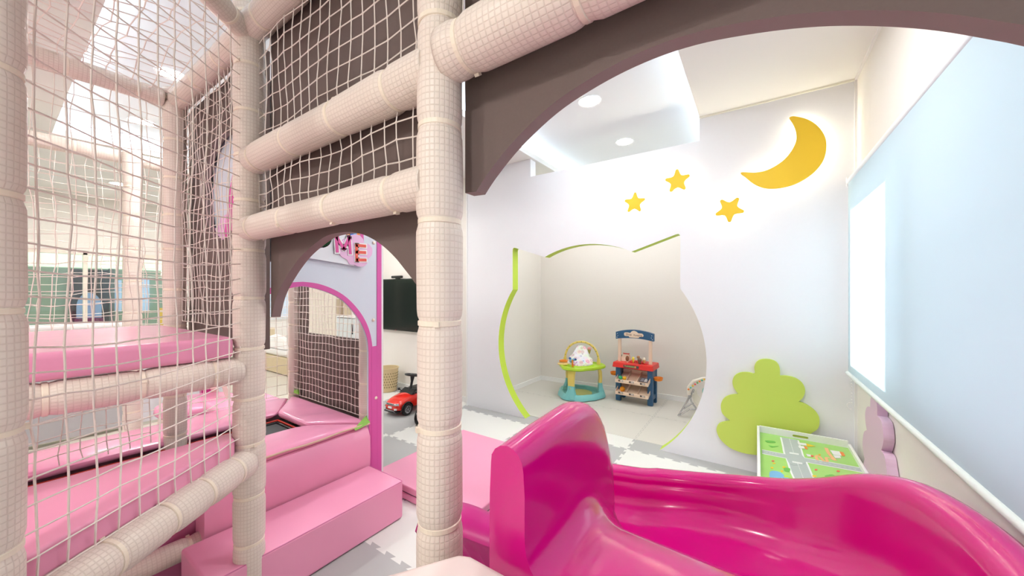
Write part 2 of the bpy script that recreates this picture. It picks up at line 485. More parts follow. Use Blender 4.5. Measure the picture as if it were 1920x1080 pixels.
# ------------------------------------------------------------------ padded play frame
A_ = (-0.625, 0.61); B_ = (-1.73, 0.61); L_ = (-1.26, -0.01); C2 = (-2.72, 0.60); D_ = (-4.10, 0.65)
pf = thing('climbing_structure', 'cream indoor playground of foam-padded posts and bars with netting and brown arched boards', 'play structure', (-1.73, 0.61, 0))
def pad_bar(name, p0, p1, r=0.055, step=0.235, ph=0.1, tie=True, loc_root=pf, n=28, rough=0.004):
    p0, p1 = Vector(p0), Vector(p1); L = (p1 - p0).length; d = (p1 - p0) / L; a, b = frame(d)
    ts = []; s = ph
    while s < L - 0.03: ts.append(s); s += step * random.uniform(0.9, 1.1)
    ns = max(8, int(L / 0.014)); bm = B(); uvs = {}
    loops = []; ph1, ph2 = random.uniform(0, 6), random.uniform(0, 6)
    ex = random.uniform(-1, 1)
    for i in range(ns + 1):
        s = L * i / ns; k = 1.0
        for t in ts: k -= 0.13 * math.exp(-((s - t) / 0.014) ** 2)
        k += 0.012 * math.sin(s * 9 + ph1)
        lp = []
        for q in range(n + 1):
            an = 2 * PI * q / n
            rr = r * k * (1 + 0.018 * math.sin(2 * an + s * 7 + ph2))
            lp.append(p0 + d * s + a * rr * math.cos(an) + b * rr * math.sin(an))
        loops.append(lp)
    uvl = bm.loops.layers.uv.new('UVMap')
    R = [[bm.verts.new(p) for p in lp] for lp in loops]
    for i in range(ns):
        for q in range(n):
            f = bm.faces.new((R[i][q], R[i][q + 1], R[i + 1][q + 1], R[i + 1][q])); f.smooth = True
            for l_, (uu, vv) in zip(f.loops, ((q, i), (q + 1, i), (q + 1, i + 1), (q, i + 1))):
                l_[uvl].uv = (uu / n * 2 * PI * r, vv * L / ns)
    for lp in (R[0], R[-1]):
        c = bm.verts.new(sum((v.co for v in lp[:-1]), Vector()) / n)
        for q in range(n):
            bm.faces.new((lp[q], lp[q + 1], c))
    o = kid(name, bm, FOAM, loc_root)
    if tie:
        for t in ts:
            c = p0 + d * t; bm = B(); rr = r * 0.905
            lp = []
            for (off, dr) in ((-0.0065, 0), (-0.005, 0.0025), (0.005, 0.0025), (0.0065, 0)):
                lp.append([c + d * off + (a * math.cos(2 * PI * q / n) + b * math.sin(2 * PI * q / n)) * (rr + dr) for q in range(n)])
            rings(bm, lp)
            an = random.uniform(0, 6.28); w = (a * math.cos(an) + b * math.sin(an)); u_ = d.cross(w)
            M = Matrix((( *u_, 0), (*d, 0), (*w, 0), (0, 0, 0, 1))).transposed(); M.translation = c + w * (rr + 0.004)
            box(bm, -0.006, 0.006, -0.006, 0.006, -0.003, 0.004, M=M)
            t_ = kid('cable_tie', bm, TIE, loc_root); t_.parent = o
    return o
ZT, ZM, ZL = 2.38, 1.835, 1.556          # top bar, middle bar, lower bar heights
E_ = (0.62 - 0.17, 0.61)
for nm, (x, y), z1, st, ph, r in (('post', A_, 2.62, 0.245, 0.03, 0.054), ('post', B_, 2.62, 0.2, 0.08, 0.056), ('post', L_, 2.75, 0.23, 0.12, 0.058),
                           ('post', C2, ZT + .06, 0.21, 0.1, 0.052), ('post', D_, ZT + .03, 0.25, 0.1, 0.055),
                           ('post', (-3.13, 1.42), 2.4, 0.2, 0.1, 0.045), ('post', (-2.16, 1.43), 2.4, 0.2, 0.1, 0.045)):
    pad_bar(nm, (x, y, 0.01), (x, y, z1), r, st, ph)
def xbar(x0, x1, y, z, r=0.052, st=0.29, ph=0.06, nm='crossbar'): return pad_bar(nm, (x0, y, z), (x1, y, z), r, st, ph)
xbar(B_[0] + .05, A_[0] - .01, 0.61, ZM, 0.055, 0.27, 0.05)
xbar(B_[0] + .0, A_[0] - .01, 0.60, ZL, 0.05, 0.27, 0.10)
xbar(B_[0] + .02, A_[0] - .01, 0.61, ZT, 0.055, 0.27, 0.12)
xbar(A_[0] + .04, 0.45, 0.60, ZM + .01, 0.058, 0.29, 0.06)
xbar(C2[0] + .03, B_[0] - .03, 0.61, ZT, 0.052, 0.27, 0.12)
pad_bar('crossbar', (C2[0], 0.55, ZT), (C2[0], -1.2, ZT), 0.045, 0.25, 0.1)
pad_bar('crossbar', (D_[0] - .05, 2.4, ZT - .01), (D_[0] - .05, -1.2, ZT - .01), 0.05, 0.25, 0.1)
pad_bar('crossbar', (D_[0], 0.65, ZT - .01), (C2[0], 0.62, ZT + .01), 0.045, 0.25, 0.1) if False else None
LB = Vector((L_[0] - B_[0], L_[1] - B_[1], 0)); LBn = LB.normalized()
def lb(s, z): return Vector((B_[0], B_[1], z)) + LBn * s
LLB = LB.length
pad_bar('crossbar', lb(0.03, ZT - .02), lb(LLB - .03, ZT - .02), 0.042, 0.2, 0.09)
pad_bar('crossbar', lb(0.03, 0.607), lb(LLB - .03, 0.600), 0.058, 0.155, 0.07)
pad_bar('crossbar', (B_[0], 0.58, 0.985), (B_[0], -1.2, 0.985), 0.053, 0.2, 0.09)
pad_bar('crossbar', (-2.1, 0.60, 0.16), (-2.1, -0.9, 0.16), 0.045, 0.2, 0.09)

# brown arched boards behind the bars
def arch_board(name, outline, y, th=0.035):
    bm = B(); fr = [bm.verts.new((x, y, z)) for x, z in outline]; bk = [bm.verts.new((x, y + th, z)) for x, z in outline]; n = len(fr)
    bm.faces.new(fr); bm.faces.new(bk[::-1])
    for i in range(n):
        j = (i + 1) % n; f = bm.faces.new((fr[i], fr[j], bk[j], bk[i])); f.material_index = 1
    tri(bm)
    return kid(name, bm, [BROWN, BROWNE], pf)
YP = 0.672
def pxz(pts): return [(lambda w: (w.x, w.z))(W(u, v, Y=YP)) for u, v in pts]
def cr(pts, sub=5):
    pts = [Vector((p[0], p[1], 0)) for p in pts]; out = []
    for i in range(len(pts) - 1):
        p0 = pts[max(i - 1, 0)]; p1 = pts[i]; p2 = pts[i + 1]; p3 = pts[min(i + 2, len(pts) - 1)]
        for k in range(sub):
            t = k / sub
            q = 0.5 * (2 * p1 + (p2 - p0) * t + (2 * p0 - 5 * p1 + 4 * p2 - p3) * t * t + (-p0 + 3 * p1 - 3 * p2 + p3) * t ** 3)
            out.append((q.x, q.y))
    out.append((pts[-1].x, pts[-1].y)); return out
big = cr(pxz([(893, 359), (915, 325), (960, 268), (1030, 200), (1110, 145), (1200, 98), (1300, 62), (1420, 37), (1540, 22), (1660, 19), (1780, 26), (1920, 47)]))
xr = big[-1][0]
big += [(xr + 0.04, big[-1][1] - 0.03), (0.45, big[-1][1] - 0.09)]
arch_board('arched_board', [(-0.60, 2.6), (-0.60, big[0][1] + 0.002)] + big + [(0.45, 2.6)], YP)
small = cr(pxz([(509, 595), (519, 554), (538, 517.5), (563.6, 481.5), (592.8, 455), (616, 440.7), (649, 434.9), (675, 438), (697.7, 447.5), (719, 462), (740.5, 482.5), (758, 504), (771.6, 521.4), (779, 532)]))
arch_board('arched_board', [(-1.685, 2.6), (-1.685, small[0][1] + .002)] + small + [(-0.655, small[-1][1]), (-0.655, 2.6)], YP)
# board with a round window between post B and the rear post
bm = B(); x0, x1, z0, z1 = C2[0] - .06, B_[0] - .04, 1.05, 2.36
hc, hr = (-2.25, 1.835), 0.27
n = 40; circ = [(hc[0] + hr * math.cos(2 * PI * k / n), hc[1] + hr * math.sin(2 * PI * k / n)) for k in range(n)]
def ray(a):
    c, s = math.cos(a), math.sin(a); t = 9
    for lim, dd, o0 in ((x1, c, hc[0]), (x0, c, hc[0]), (z1, s, hc[1]), (z0, s, hc[1])):
        if abs(dd) > 1e-6 and (lim - o0) / dd > 0: t = min(t, (lim - o0) / dd)
    return (hc[0] + c * t, hc[1] + s * t)
angs = sorted(set([2 * PI * k / n for k in range(n)] + [math.atan2(z - hc[1], x - hc[0]) % (2 * PI) for x in (x0, x1) for z in (z0, z1)]))
for yy, flip in ((YP, 0), (YP + .03, 1)): 
    I = [bm.verts.new((hc[0] + hr * math.cos(a), yy, hc[1] + hr * math.sin(a))) for a in angs]
    O = [bm.verts.new((ray(a)[0], yy, ray(a)[1])) for a in angs]
    m_ = len(angs)
    for i in range(m_): bm.faces.new((I[i], I[(i + 1) % m_], O[(i + 1) % m_], O[i]))
    if not flip: I0, O0 = I, O
    else:
        for i in range(m_):
            j = (i + 1) % m_
            f = bm.faces.new((I0[i], I0[j], I[j], I[i])); f.material_index = 1
            bm.faces.new((O0[i], O0[j], O[j], O[i]))
kid('window_board', bm, [BROWN, BROWNE], pf)

def net(name, P, eu, ev, nu, nv, r=0.0021, jit=0.005, mask=None, dia=False, parent=pf, seed=1, sag=0.0, segs=4, wave=0.0):
    """knotted net: P + eu*i/nu + ev*j/nv"""
    rnd = random.Random(seed); P, eu, ev = Vector(P), Vector(eu), Vector(ev); nn = eu.cross(ev).normalized()
    K = {}
    for i in range(nu + 1):
        for j in range(nv + 1):
            e = 0 if i in (0, nu) or j in (0, nv) else 1
            lo = Vector((math.sin(i * .55 + seed + j * .8), math.cos(j * .5 + seed * 2 + i * .6), math.sin(i * .7 - j * .45 + seed * 3))) * jit * 1.1
            K[i, j] = (P + eu * (i / nu) + ev * (j / nv) + (Vector([rnd.gauss(0, jit * .33) for _ in range(3)]) + lo) * (0.3 + 0.7 * e)
                       + Vector((0, 0, -sag * math.sin(PI * i / nu) * math.sin(PI * (j + .5) / (nv + 1)))))
    bm = B()
    ok = lambda i, j: mask is None or mask(K[i, j])
    def run(seq):
        cur = []
        for k in seq:
            if ok(*k): cur.append(K[k])
            else:
                if len(cur) > 1: tube(bm, cur, r, segs)
                cur = []
        if len(cur) > 1: tube(bm, cur, r, segs)
    for j in range(nv + 1): run([(i, j) for i in range(nu + 1)])
    for i in range(nu + 1): run([(i, j) for j in range(nv + 1)])
    for k in K:
        if ok(*k):
            c = K[k]; g_ = bmesh.ops.create_icosphere(bm, subdivisions=1, radius=r * 1.7, matrix=Matrix.Translation(c))
    return kid(name, bm, CORD, parent)
# near diagonal net between post B and the near left post
net('net', lb(0.05, 0.66), LBn * (LLB - 0.08), (0, 0, ZT - 0.70), 12, 29, 0.0022, 0.0035, seed=3, sag=0.02)
# front net between posts B and A, above and between the bars
net('net', (B_[0] + .05, 0.625, ZM + .05), (A_[0] - B_[0] - .1, 0, 0), (0, 0, 0.74), 17, 12, 0.0021, 0.004, seed=5)
net('net', (B_[0] + .05, 0.625, ZL + .04), (A_[0] - B_[0] - .1, 0, 0), (0, 0, ZM - ZL - .07), 17, 4, 0.0021, 0.005, seed=6)
net('net', (A_[0] + .05, 0.635, ZM + .05), (1.05, 0, 0), (0, 0, 0.74), 17, 12, 0.0021, 0.005, seed=7)
# net in front of the round-window board
net('net', (C2[0] + .05, 0.62, 1.14), (B_[0] - C2[0] - .1, 0, 0), (0, 0, 1.2), 17, 20, 0.0019, 0.006, seed=8)
# nets over the upper deck: near edge, far edge, further bay and the roof net
net('net', (C2[0] - .02, 0.55, 1.12), (0, -1.5, 0), (0, 0, 1.22), 24, 18, 0.0018, 0.009, seed=9, sag=0.03)
net('net', (D_[0] - .05, 2.3, 0.7), (0, -3.0, 0), (0, 0, 1.62), 40, 22, 0.0019, 0.01, seed=11)
net('net', (C2[0], 0.55, ZT + .03), (0, -1.3, 0), (0.95, 0, 0), 18, 13, 0.0022, 0.012, seed=12, sag=0.03)
net('net', (C2[0] - .01, 0.5, 0.45), (0, -1.5, 0), (0, 0, 0.5), 20, 6, 0.0022, 0.012, seed=13)
# trampoline bay: rear netting over a low brown board
net('net', (-3.09, 1.40, 0.48), (0.9, 0, 0), (0, 0, 1.1), 19, 20, 0.0021, 0.003, seed=14)
net('net', (-3.12, 1.36, 0.48), (0, -0.9, 0), (0, 0, 1.1), 12, 14, 0.0019, 0.004, seed=15)
bm = B(); box(bm, -3.09, -2.20, 1.435, 1.46, 0.10, 0.975)
kid('low_board', bm, BROWN, pf)
bm = B(); box(bm, -3.09, -2.98, 1.437, 1.462, 0.975, 2.3)
kid('side_board', bm, BROWN, pf)
# pale board fixed behind the round window
wbd = thing('printed_window_board', 'pale blue printed board with pink edge behind the round window of the brown wall', 'board', (-2.1, 0.74, 1.45))
kid('panel', bx(-2.70, -1.78, 0.715, 0.735, 1.44, 2.25), PALEB, wbd)
kid('cloud', (lambda b: (prism(b, smooth_loop([(-2.60, .712, 1.5), (-2.55, .712, 1.64), (-2.42, .712, 1.65), (-2.33, .712, 1.70), (-2.2, .712, 1.68), (-2.10, .712, 1.5), (-2.3, .712, 1.46)], 5), (0, -0.012, 0)), b)[1])(B()), LILAC, wbd)
kid('stripe', (lambda b: (prism(b, [(-2.28, .700, 1.58), (-2.10, .700, 1.58), (-2.10, .700, 2.0), (-2.20, .700, 1.82)], (0, -0.01, 0)), b)[1])(B()), PBORD, wbd)
kid('screw_cap', sphere(B(), W(388, 393, Y=0.69), 0.010, 12), TIE, wbd, smooth=True)

# deck pads
def pad(name, poly, z0, z1, m, label, cat, bev=0.02, group=None, seams=()):
    c = sum((Vector(p) for p in poly), Vector((0, 0))) / len(poly)
    t = thing(name, label, cat, (c.x, c.y, z0), group=group)
    kid('cushion', prism(B(), [(p[0], p[1], z0) for p in poly], (0, 0, z1 - z0)), m, t, bevel=bev, seg=3)
    for a, b in seams:
        kid('seam', tube(B(), [a, b], 0.0022, 6), PINKS, t)
    return t
pad('deck_pad', [(-1.70, 0.55), (-1.70, -1.2), (-2.66, -1.2), (-2.66, 0.54)], 1.04, 1.125, PINKL, 'pink vinyl pad of the upper platform behind the left netting', 'soft pad')
pl = []
q0 = lb(0.07, 0); q1 = lb(LLB + 0.25, 0)
nrm = Vector((-LBn.y, LBn.x, 0))
if nrm.x > 0: nrm = -nrm
e0 = q0 + nrm * 0.008; e1 = q1 + nrm * 0.008
pad('deck_pad', [(e0.x, e0.y), (e1.x, e1.y), (-1.79, e1.y - .35), (-1.79, e0.y + .02)], 0.652, 0.724, PINK, 'pink vinyl pad of the lower three-cornered platform behind the near netting', 'soft pad', 0.012)

# cream pad of the deck the view stands on (front corner shows at the bottom edge)
pad('deck_pad', [(-0.45, 0.525), (-0.475, 0.515), (-0.56, 0.383), (-0.95, -0.45), (0.45, -0.45), (0.45, 0.525)], 0.72, 0.80, CREAMV,
    'cream vinyl corner pad at the bottom edge, in front of the padded post', 'soft pad', 0.018)

# ------------------------------------------------------------------ magenta slide
sl = thing('slide', 'glossy magenta fibreglass slide curving down to the left, with a tall rounded side wall', 'slide', (-0.2, 1.2, 0))
HW, TW = 0.36, 0.042          # half width of the chute, half thickness of its walls
def slide_path():
    P = []
    for k in range(17): P.append(((0, 0.57 + 0.51 * k / 16), 0.0, 0.51 * k / 16))
    R = 0.42
    for k in range(1, 37):
        a = math.radians(90) * k / 36
        P.append(((-R + R * math.cos(a), 1.08 + R * math.sin(a)), a, 0.51 + R * a))
    for k in range(1, 19):
        d = 0.72 * k / 18
        P.append(((-R - d, 1.08 + R), PI / 2, 0.51 + R * PI / 2 + d))
    return P
def lerp(tab, s):
    for (a, va), (b, vb) in zip(tab, tab[1:]):
        if s <= b:
            t = max(0, (s - a) / (b - a)); t = t * t * (3 - 2 * t) if len(tab) < 0 else t
            return va + (vb - va) * t
    return tab[-1][1]
def sm(tab, s, w=0.035):
    return sum(lerp(tab, s + w * k / 3) for k in range(-3, 4)) / 7
R_ = 0.42; S1 = 0.51
def th(deg): return S1 + R_ * math.radians(deg)
FL = [(0, 0.742), (0.27, 0.735), (0.36, 0.69), (0.46, 0.60), (th(45), 0.36), (th(90), 0.19), (th(90) + 0.4, 0.12), (th(90) + 0.8, 0.10)]
RT = [(0, 0.785), (0.3, 0.785), (th(0), 0.79), (th(16), 0.81), (th(30), 0.775), (th(40), 0.68), (th(48), 0.60), (th(60), 0.53), (th(78), 0.435), (th(95), 0.385), (th(90) + .4, 0.34), (th(90) + .8, 0.28)]
LT = [(0, 1.0), (0.12, 1.008), (0.30, 1.012), (0.40, 0.985), (0.46, 0.93), (0.51, 0.80), (th(20), 0.62), (th(60), 0.50), (th(90), 0.46), (th(90) + .4, 0.44), (th(90) + .8, 0.38)]
TLW = [(0, 0.042), (0.3, 0.045), (th(0), 0.048), (th(40), 0.035), (2, 0.032)]
bm = B(); loops = []
path = slide_path()
for (x, y), hd, s in path:
    nx, ny = math.cos(hd), math.sin(hd)            # to the right of travel
    f = sm(FL, s); tl = sm(LT, s); tr_ = sm(RT, s, 0.06); w = TW; wl = lerp(TLW, s)
    sec = []
    il = -HW; ir = HW
    if s > th(90): ir = HW; il = -HW - 0.0
    # left wall: outside up, round top, inside down
    zb = f - 0.05
    lo = il - 2 * wl
    sec += [(lo - 0.0, zb), (lo + 0.0, zb + (tl - zb) * .33), (lo + .001, zb + (tl - zb) * .66), (lo + 0.004, tl - wl)]
    for k in range(1, 8):
        a = PI - PI * k / 8; sec.append((il - wl + wl * 0.94 * math.cos(a), tl - wl + wl * math.sin(a)))
    fr = 0.085
    hgt = tl - wl - (f + fr)
    sec += [(il - 0.003, tl - wl), (il, f + fr + hgt * .66), (il, f + fr + hgt * .33)]
    for k in range(0, 7):
        a = PI + PI / 2 * k / 6; sec.append((il + fr + fr * math.cos(a), f + fr + fr * math.sin(a)))
    sec += [(il + (ir - il) * .35, f - .004), (0.0, f - .006), (il + (ir - il) * .65, f - .004)]
    fr2 = 0.13; wr = 0.05
    topz = tr_ - wr; h2 = max(0.02, topz - (f + fr2)); 
    if topz < f + fr2: fr2 = max(0.02, topz - f - 0.005); h2 = 0.005
    for k in range(0, 7):
        a = -PI / 2 + PI / 2 * k / 6; sec.append((ir - fr2 + fr2 * math.cos(a), f + fr2 + fr2 * math.sin(a)))
    sec += [(ir + .006, f + fr2 + h2 * .35), (ir + .012, f + fr2 + h2 * .7)]
    for k in range(0, 9):
        a = PI - PI * k / 8; sec.append((ir + .012 + wr + wr * math.cos(a), topz + wr * math.sin(a)))
    sec += [(ir + .012 + 2 * wr, zb)]
    loops.append([(x + nx * l, y + ny * l, z) for l, z in sec])
rings(bm, loops)
o = kid('chute', bm, MAG, sl, smooth=True)
o.data.set_sharp_from_angle(angle=math.radians(62))
ss = o.modifiers.new('bevel', 'BEVEL'); ss.width = 0.008; ss.segments = 3; ss.limit_method = 'ANGLE'; ss.angle_limit = math.radians(60)
# pleated flare on the side of the slide's foot
bm = B(); loops = []
for k in range(41):
    x = -0.50 - 0.62 * k / 40; rib = 0.010 * max(0, math.sin(k * 1.5)) ; fl_ = 0.0 if k < 8 else min(1, (k - 8) / 26)
    y = 1.10 - 0.02 * fl_; zt = 0.455 - 0.06 * max(0, (k - 26) / 14) ** 2 - 0.02 * (1 - fl_)
    o_ = 0.06 + 0.05 * fl_
    prof = [(y + 0.03, zt - .015), (y + .01, zt), (y - 0.02, zt + .004), (y - o_, zt - .02), (y - o_ - .012, zt - .045), (y - o_ - .004, zt - .06), (y - o_ + .02 - rib, zt - .09),
            (y - .02 - rib + .01, zt - .20), (y - .0 - rib + .012, 0.13), (y + .02 - rib, 0.02), (y + 0.05, 0.02)]
    loops.append([(x, a, b) for a, b in prof])
rings(bm, loops, mi=0)
kid('foot_flare', bm, MAGR, sl, smooth=True)
kid('support_block', bx(-0.28, 0.30, 0.62, 0.80, 0.012, 0.66), MAGR, sl, bevel=0.02)

# ------------------------------------------------------------------ trampoline, step, mats
tp = thing('trampoline', 'low trampoline with black jumping mat and glossy pink padded edges behind the pink step', 'trampoline', (-2.58, 0.4, 0))
def quadpad(a, b, c, d, z0, z1, m=PINKL, nm='edge_pad', lump=0.006, seed=0):
    rnd = random.Random(seed); N = 8; M_ = 5; bm = B(); G = {}
    a, b, c, d = [Vector((p[0], p[1], 0)) for p in (a, b, c, d)]; e_ = (b - a).normalized() * .022; a = a - e_ * .3; d = d - e_; b = b + e_ * .3; c = c + e_
    for i in range(N + 1):
        for j in range(M_ + 1):
            u, v = i / N, j / M_
            p = (a * (1 - u) + b * u) * (1 - v) + (d * (1 - u) + c * u) * v
            bul = math.sin(PI * u) ** .5 * math.sin(PI * v) ** .5 if 0 < u < 1 and 0 < v < 1 else 0
            G[i, j] = bm.verts.new((p.x, p.y, z1 - .012 + .014 * bul + rnd.uniform(-lump, lump) * (bul > 0)))
    for i in range(N):
        for j in range(M_): bm.faces.new((G[i, j], G[i + 1, j], G[i + 1, j + 1], G[i, j + 1]))
    edge = [G[i, 0] for i in range(N + 1)] + [G[N, j] for j in range(1, M_ + 1)] + [G[i, M_] for i in range(N - 1, -1, -1)] + [G[0, j] for j in range(M_ - 1, 0, -1)]
    low = [bm.verts.new((v.co.x, v.co.y, z0)) for v in edge]; n = len(edge)
    for i in range(n): bm.faces.new((edge[i], edge[(i + 1) % n], low[(i + 1) % n], low[i]))
    bm.faces.new(low)
    o = kid(nm, bm, m, tp, smooth=True)
    s = o.modifiers.new('sub', 'SUBSURF'); s.levels = 1; s.render_levels = 2
    return o
ox0, ox1, oy0, oy1 = -3.10, -2.05, -0.75, 1.385; ix0, ix1, iy0, iy1 = -2.70, -2.36, -0.45, 1.12
quadpad((ox1, oy0), (ox1, oy1), (ix1, iy1), (ix1, iy0), 0.42, 0.485, seed=1)
quadpad((ox1, oy1), (ox0, oy1), (ix0, iy1), (ix1, iy1), 0.42, 0.49, seed=2)
quadpad((ox0, oy1), (ox0, oy0), (ix0, iy0), (ix0, iy1), 0.42, 0.49, seed=3)
quadpad((ox0, oy0), (ox1, oy0), (ix1, iy0), (ix0, iy0), 0.42, 0.485, seed=4)
kid('jumping_mat', bx(ix0 - .06, ix1 + .06, iy0 - .06, iy1 + .06, 0.405, 0.412), mat('jump_mat', '#55585A', 0.7), tp)
bm = B()
for (p, q) in (((ix0, iy0), (ix0, iy1)), ((ix0, iy1), (ix1, iy1)), ((ix1, iy1), (ix1, iy0))):
    tube(bm, [(p[0], p[1], .425), (q[0], q[1], .425)], 0.006, 8)
kid('red_rim', bm, mat('red_cord', '#C8321E', 0.5), tp)
bm = B()
for (p, q) in (((ix0 + .014, iy0), (ix0 + .014, iy1 - .014)), ((ix0 + .014, iy1 - .014), (ix1 - .014, iy1 - .014)), ((ix1 - .014, iy1 - .014), (ix1 - .014, iy0))):
    tube(bm, [(p[0], p[1], .416), (q[0], q[1], .416)], 0.008, 8)
kid('dark_rim', bm, BLACK, tp)
kid('skirt', (lambda b: (box(b, -3.06, -2.16, -0.7, 1.37, 0.01, 0.40), b)[1])(B()), PINKS, tp)
# bulging front skirt cushion
bm = B(); loops = []
for k in range(13):
    y = 0.545 + (1.375 - 0.545) * k / 12; e = 0.012 if k in (0, 12) else 0
    loops.append([(-2.15, y, 0.02), (-2.045 - e, y, 0.02), (-2.03 - e, y, 0.12), (-2.018 - e, y, 0.26), (-2.02 - e, y, 0.38), (-2.045 - e, y, 0.435), (-2.10, y, 0.45), (-2.15, y, 0.44)])
rings(bm, loops)
kid('front_skirt', bm, PINK, tp, smooth=True)
kid('piping', tube(B(), [(-2.045, .4 + k * .098, .462 + .004 * math.sin(k * 1.7)) for k in range(11)], 0.006, 8), mat('piping_beige', '#D9B7A0', 0.5), tp)
bm = B()
prism(bm, smooth_loop([(-2.05, 1.385, .465), (-2.035, 1.34, .460), (-2.03, 1.27, .452), (-2.05, 1.31, .470), (-2.075, 1.375, .492), (-2.085, 1.395, .485)], 4), (-0.006, 0.0, 0.008))
kid('corner_strap', bm, mat('green_strap', '#8CC152', 0.6), tp)
bm = B(); prism(bm, [(-3.08, 1.40, .49), (-3.0, 1.40, .49), (-3.03, 1.405, .52), (-3.09, 1.41, .51)], (0, -0.01, 0.0))
kid('corner_strap', bm, MATS['green_strap'], tp)

st = thing('foam_step', 'long pink vinyl foam step block in front of the trampoline', 'step', (-1.86, 0.91, 0))
kid('block', bx(-2.01, -1.68, 0.46, 1.35, 0.004, 0.215), PINK, st, bevel=0.012, seg=3)
bm = B()
for z in (.212,):
    tube(bm, [(-1.683, 0.47, z), (-1.683, 1.345, z)], 0.0022, 6); tube(bm, [(-1.69, 1.348, z), (-2.0, 1.348, z)], 0.0022, 6)
kid('seam', bm, PINKS, st)
fm = thing('folding_mat', 'flat pink folding floor mat in two layers beside the foot of the slide', 'floor mat', (-1.7, 1.9, 0))
kid('upper_panel', bx(-2.13, -1.265, 1.47, 2.36, 0.050, 0.094), PINK, fm, bevel=0.008)
kid('lower_panel', bx(-2.13, -1.265, 1.47, 2.36, 0.003, 0.044), PINK, fm, bevel=0.008)
kid('zip_strip', bx(-2.12, -1.272, 1.478, 2.35, 0.043, 0.051), BLACK, fm)

# ------------------------------------------------------------------ entrance facade with lettering
XF = -2.06
fc = thing('entrance_panel', 'pale blue entrance panel with pink arch border and letter sign, right of the trampoline', 'panel', (XF, 1.0, 0))
def onx(pts, X): return [W(u, v, X=X) for u, v in pts]
def z2(o, s, pts): return [(o[0] + x / s, o[1] + y / s) for x, y in pts]
outer = onx(z2((490, 520), 5.4, [(420, 45), (560, 62), (700, 108), (830, 180), (930, 270), (1010, 370), (1070, 480), (1105, 590), (1122, 700)]), XF)
inner = onx(z2((490, 520), 5.4, [(420, 90), (530, 108), (680, 155), (800, 215), (900, 310), (985, 420), (1045, 540), (1075, 640), (1085, 760)]), XF)
def cr3(pts, sub=4): 
    o = []
    for i in range(len(pts) - 1):
        p0, p1, p2, p3 = pts[max(i - 1, 0)], pts[i], pts[i + 1], pts[min(i + 2, len(pts) - 1)]
        for k in range(sub):
            t = k / sub
            o.append(0.5 * (2 * p1 + (p2 - p0) * t + (2 * p0 - 5 * p1 + 4 * p2 - p3) * t * t + (-p0 + 3 * p1 - 3 * p2 + p3) * t ** 3))
    o.append(pts[-1]); return o
inner = cr3(inner); outer = cr3(outer); ya = inner[0].y
def mirror(pts): return [Vector((p.x, 2 * ya - p.y, p.z)) for p in reversed(pts[1:])]
def foot(p): return Vector((XF, p.y, 0.02))
YF0, YF1 = 0.73, 1.475
il_ = [p for p in mirror(inner) if p.y > YF0 + .02]; ol_ = [p for p in mirror(outer) if p.y > YF0 + .002]
arch = il_ + inner + [foot(inner[-1])]
poly = [Vector((XF, YF0, 2.35)), Vector((XF, YF0, il_[0].z))] + arch + [Vector((XF, YF1, 0.02)), Vector((XF, YF1, 2.35))]
bm = B(); prism(bm, poly, (-0.016, 0, 0)); tri(bm)
kid('board', bm, PALEB, fc)
def ribbon(bm, a, b, d):
    n = min(len(a), len(b)); A = [bm.verts.new(p + Vector(d)) for p in a[:n]]; Bv = [bm.verts.new(p + Vector(d)) for p in b[:n]]
    A2 = [bm.verts.new(p) for p in a[:n]]; B2 = [bm.verts.new(p) for p in b[:n]]
    for i in range(n - 1):
        bm.faces.new((A[i], A[i + 1], Bv[i + 1], Bv[i])); bm.faces.new((A2[i], A2[i + 1], B2[i + 1], B2[i]))
        bm.faces.new((A[i], A[i + 1], A2[i + 1], A2[i])); bm.faces.new((Bv[i], Bv[i + 1], B2[i + 1], B2[i]))
    bm.faces.new((A[0], Bv[0], B2[0], A2[0])); bm.faces.new((A[-1], Bv[-1], B2[-1], A2[-1]))
    return bm
mo, mi_ = mirror(outer), mirror(inner)
k0 = max(i for i, p in enumerate(mi_) if p.y <= YF0 + .02) + 1 if any(p.y <= YF0 + .02 for p in mi_) else 0
bm = ribbon(B(), mi_[k0:] + inner + [foot(inner[-1])], mo[k0:] + outer + [Vector((XF, YF1 - .001, 0.02))], (0.003, 0, 0))
kid('arch_border', bm, PBORD, fc)
kid('edge_stripe', bx(XF, XF + .0048, 1.442, YF1, 0.02, 2.35), PBORD, fc)
kid('arch_border', bx(XF, XF + .0042, outer[-1].y - .006, 1.4425, 0.02, outer[-1].z), PBORD, fc)
kid('edge_trim', bx(XF - .016, XF + .001, YF1, YF1 + .016, 0.02, 2.35), WHITEP, fc)
sg = onx([(512, 478), (545, 480), (575, 483), (610, 489), (640, 494), (664, 499)], XF + .02)
kid('sign_board', (lambda b: (prism(b, sg + [Vector((XF + .02, sg[-1].y + .02, 1.9)), Vector((XF + .02, sg[0].y, 1.9))], (-0.014, 0, 0)), b)[1])(B()), mat('sign_white', '#EDF1F6', 0.55), fc)
cl_ = smooth_loop(onx(z2((480, 430), 5.144, [(800, 190), (830, 110), (880, 80), (920, 55), (985, 52), (1032, 92), (1045, 135), (1090, 145), (1122, 190), (1115, 250), (1082, 285), (1070, 330), (1040, 355), (990, 358), (950, 342), (905, 335), (880, 295), (830, 265), (805, 232)]), XF + .026), 4)
kid('pink_cloud', (lambda b: (prism(b, cl_, (-0.010, 0, 0)), b)[1])(B()), LILAC, fc)
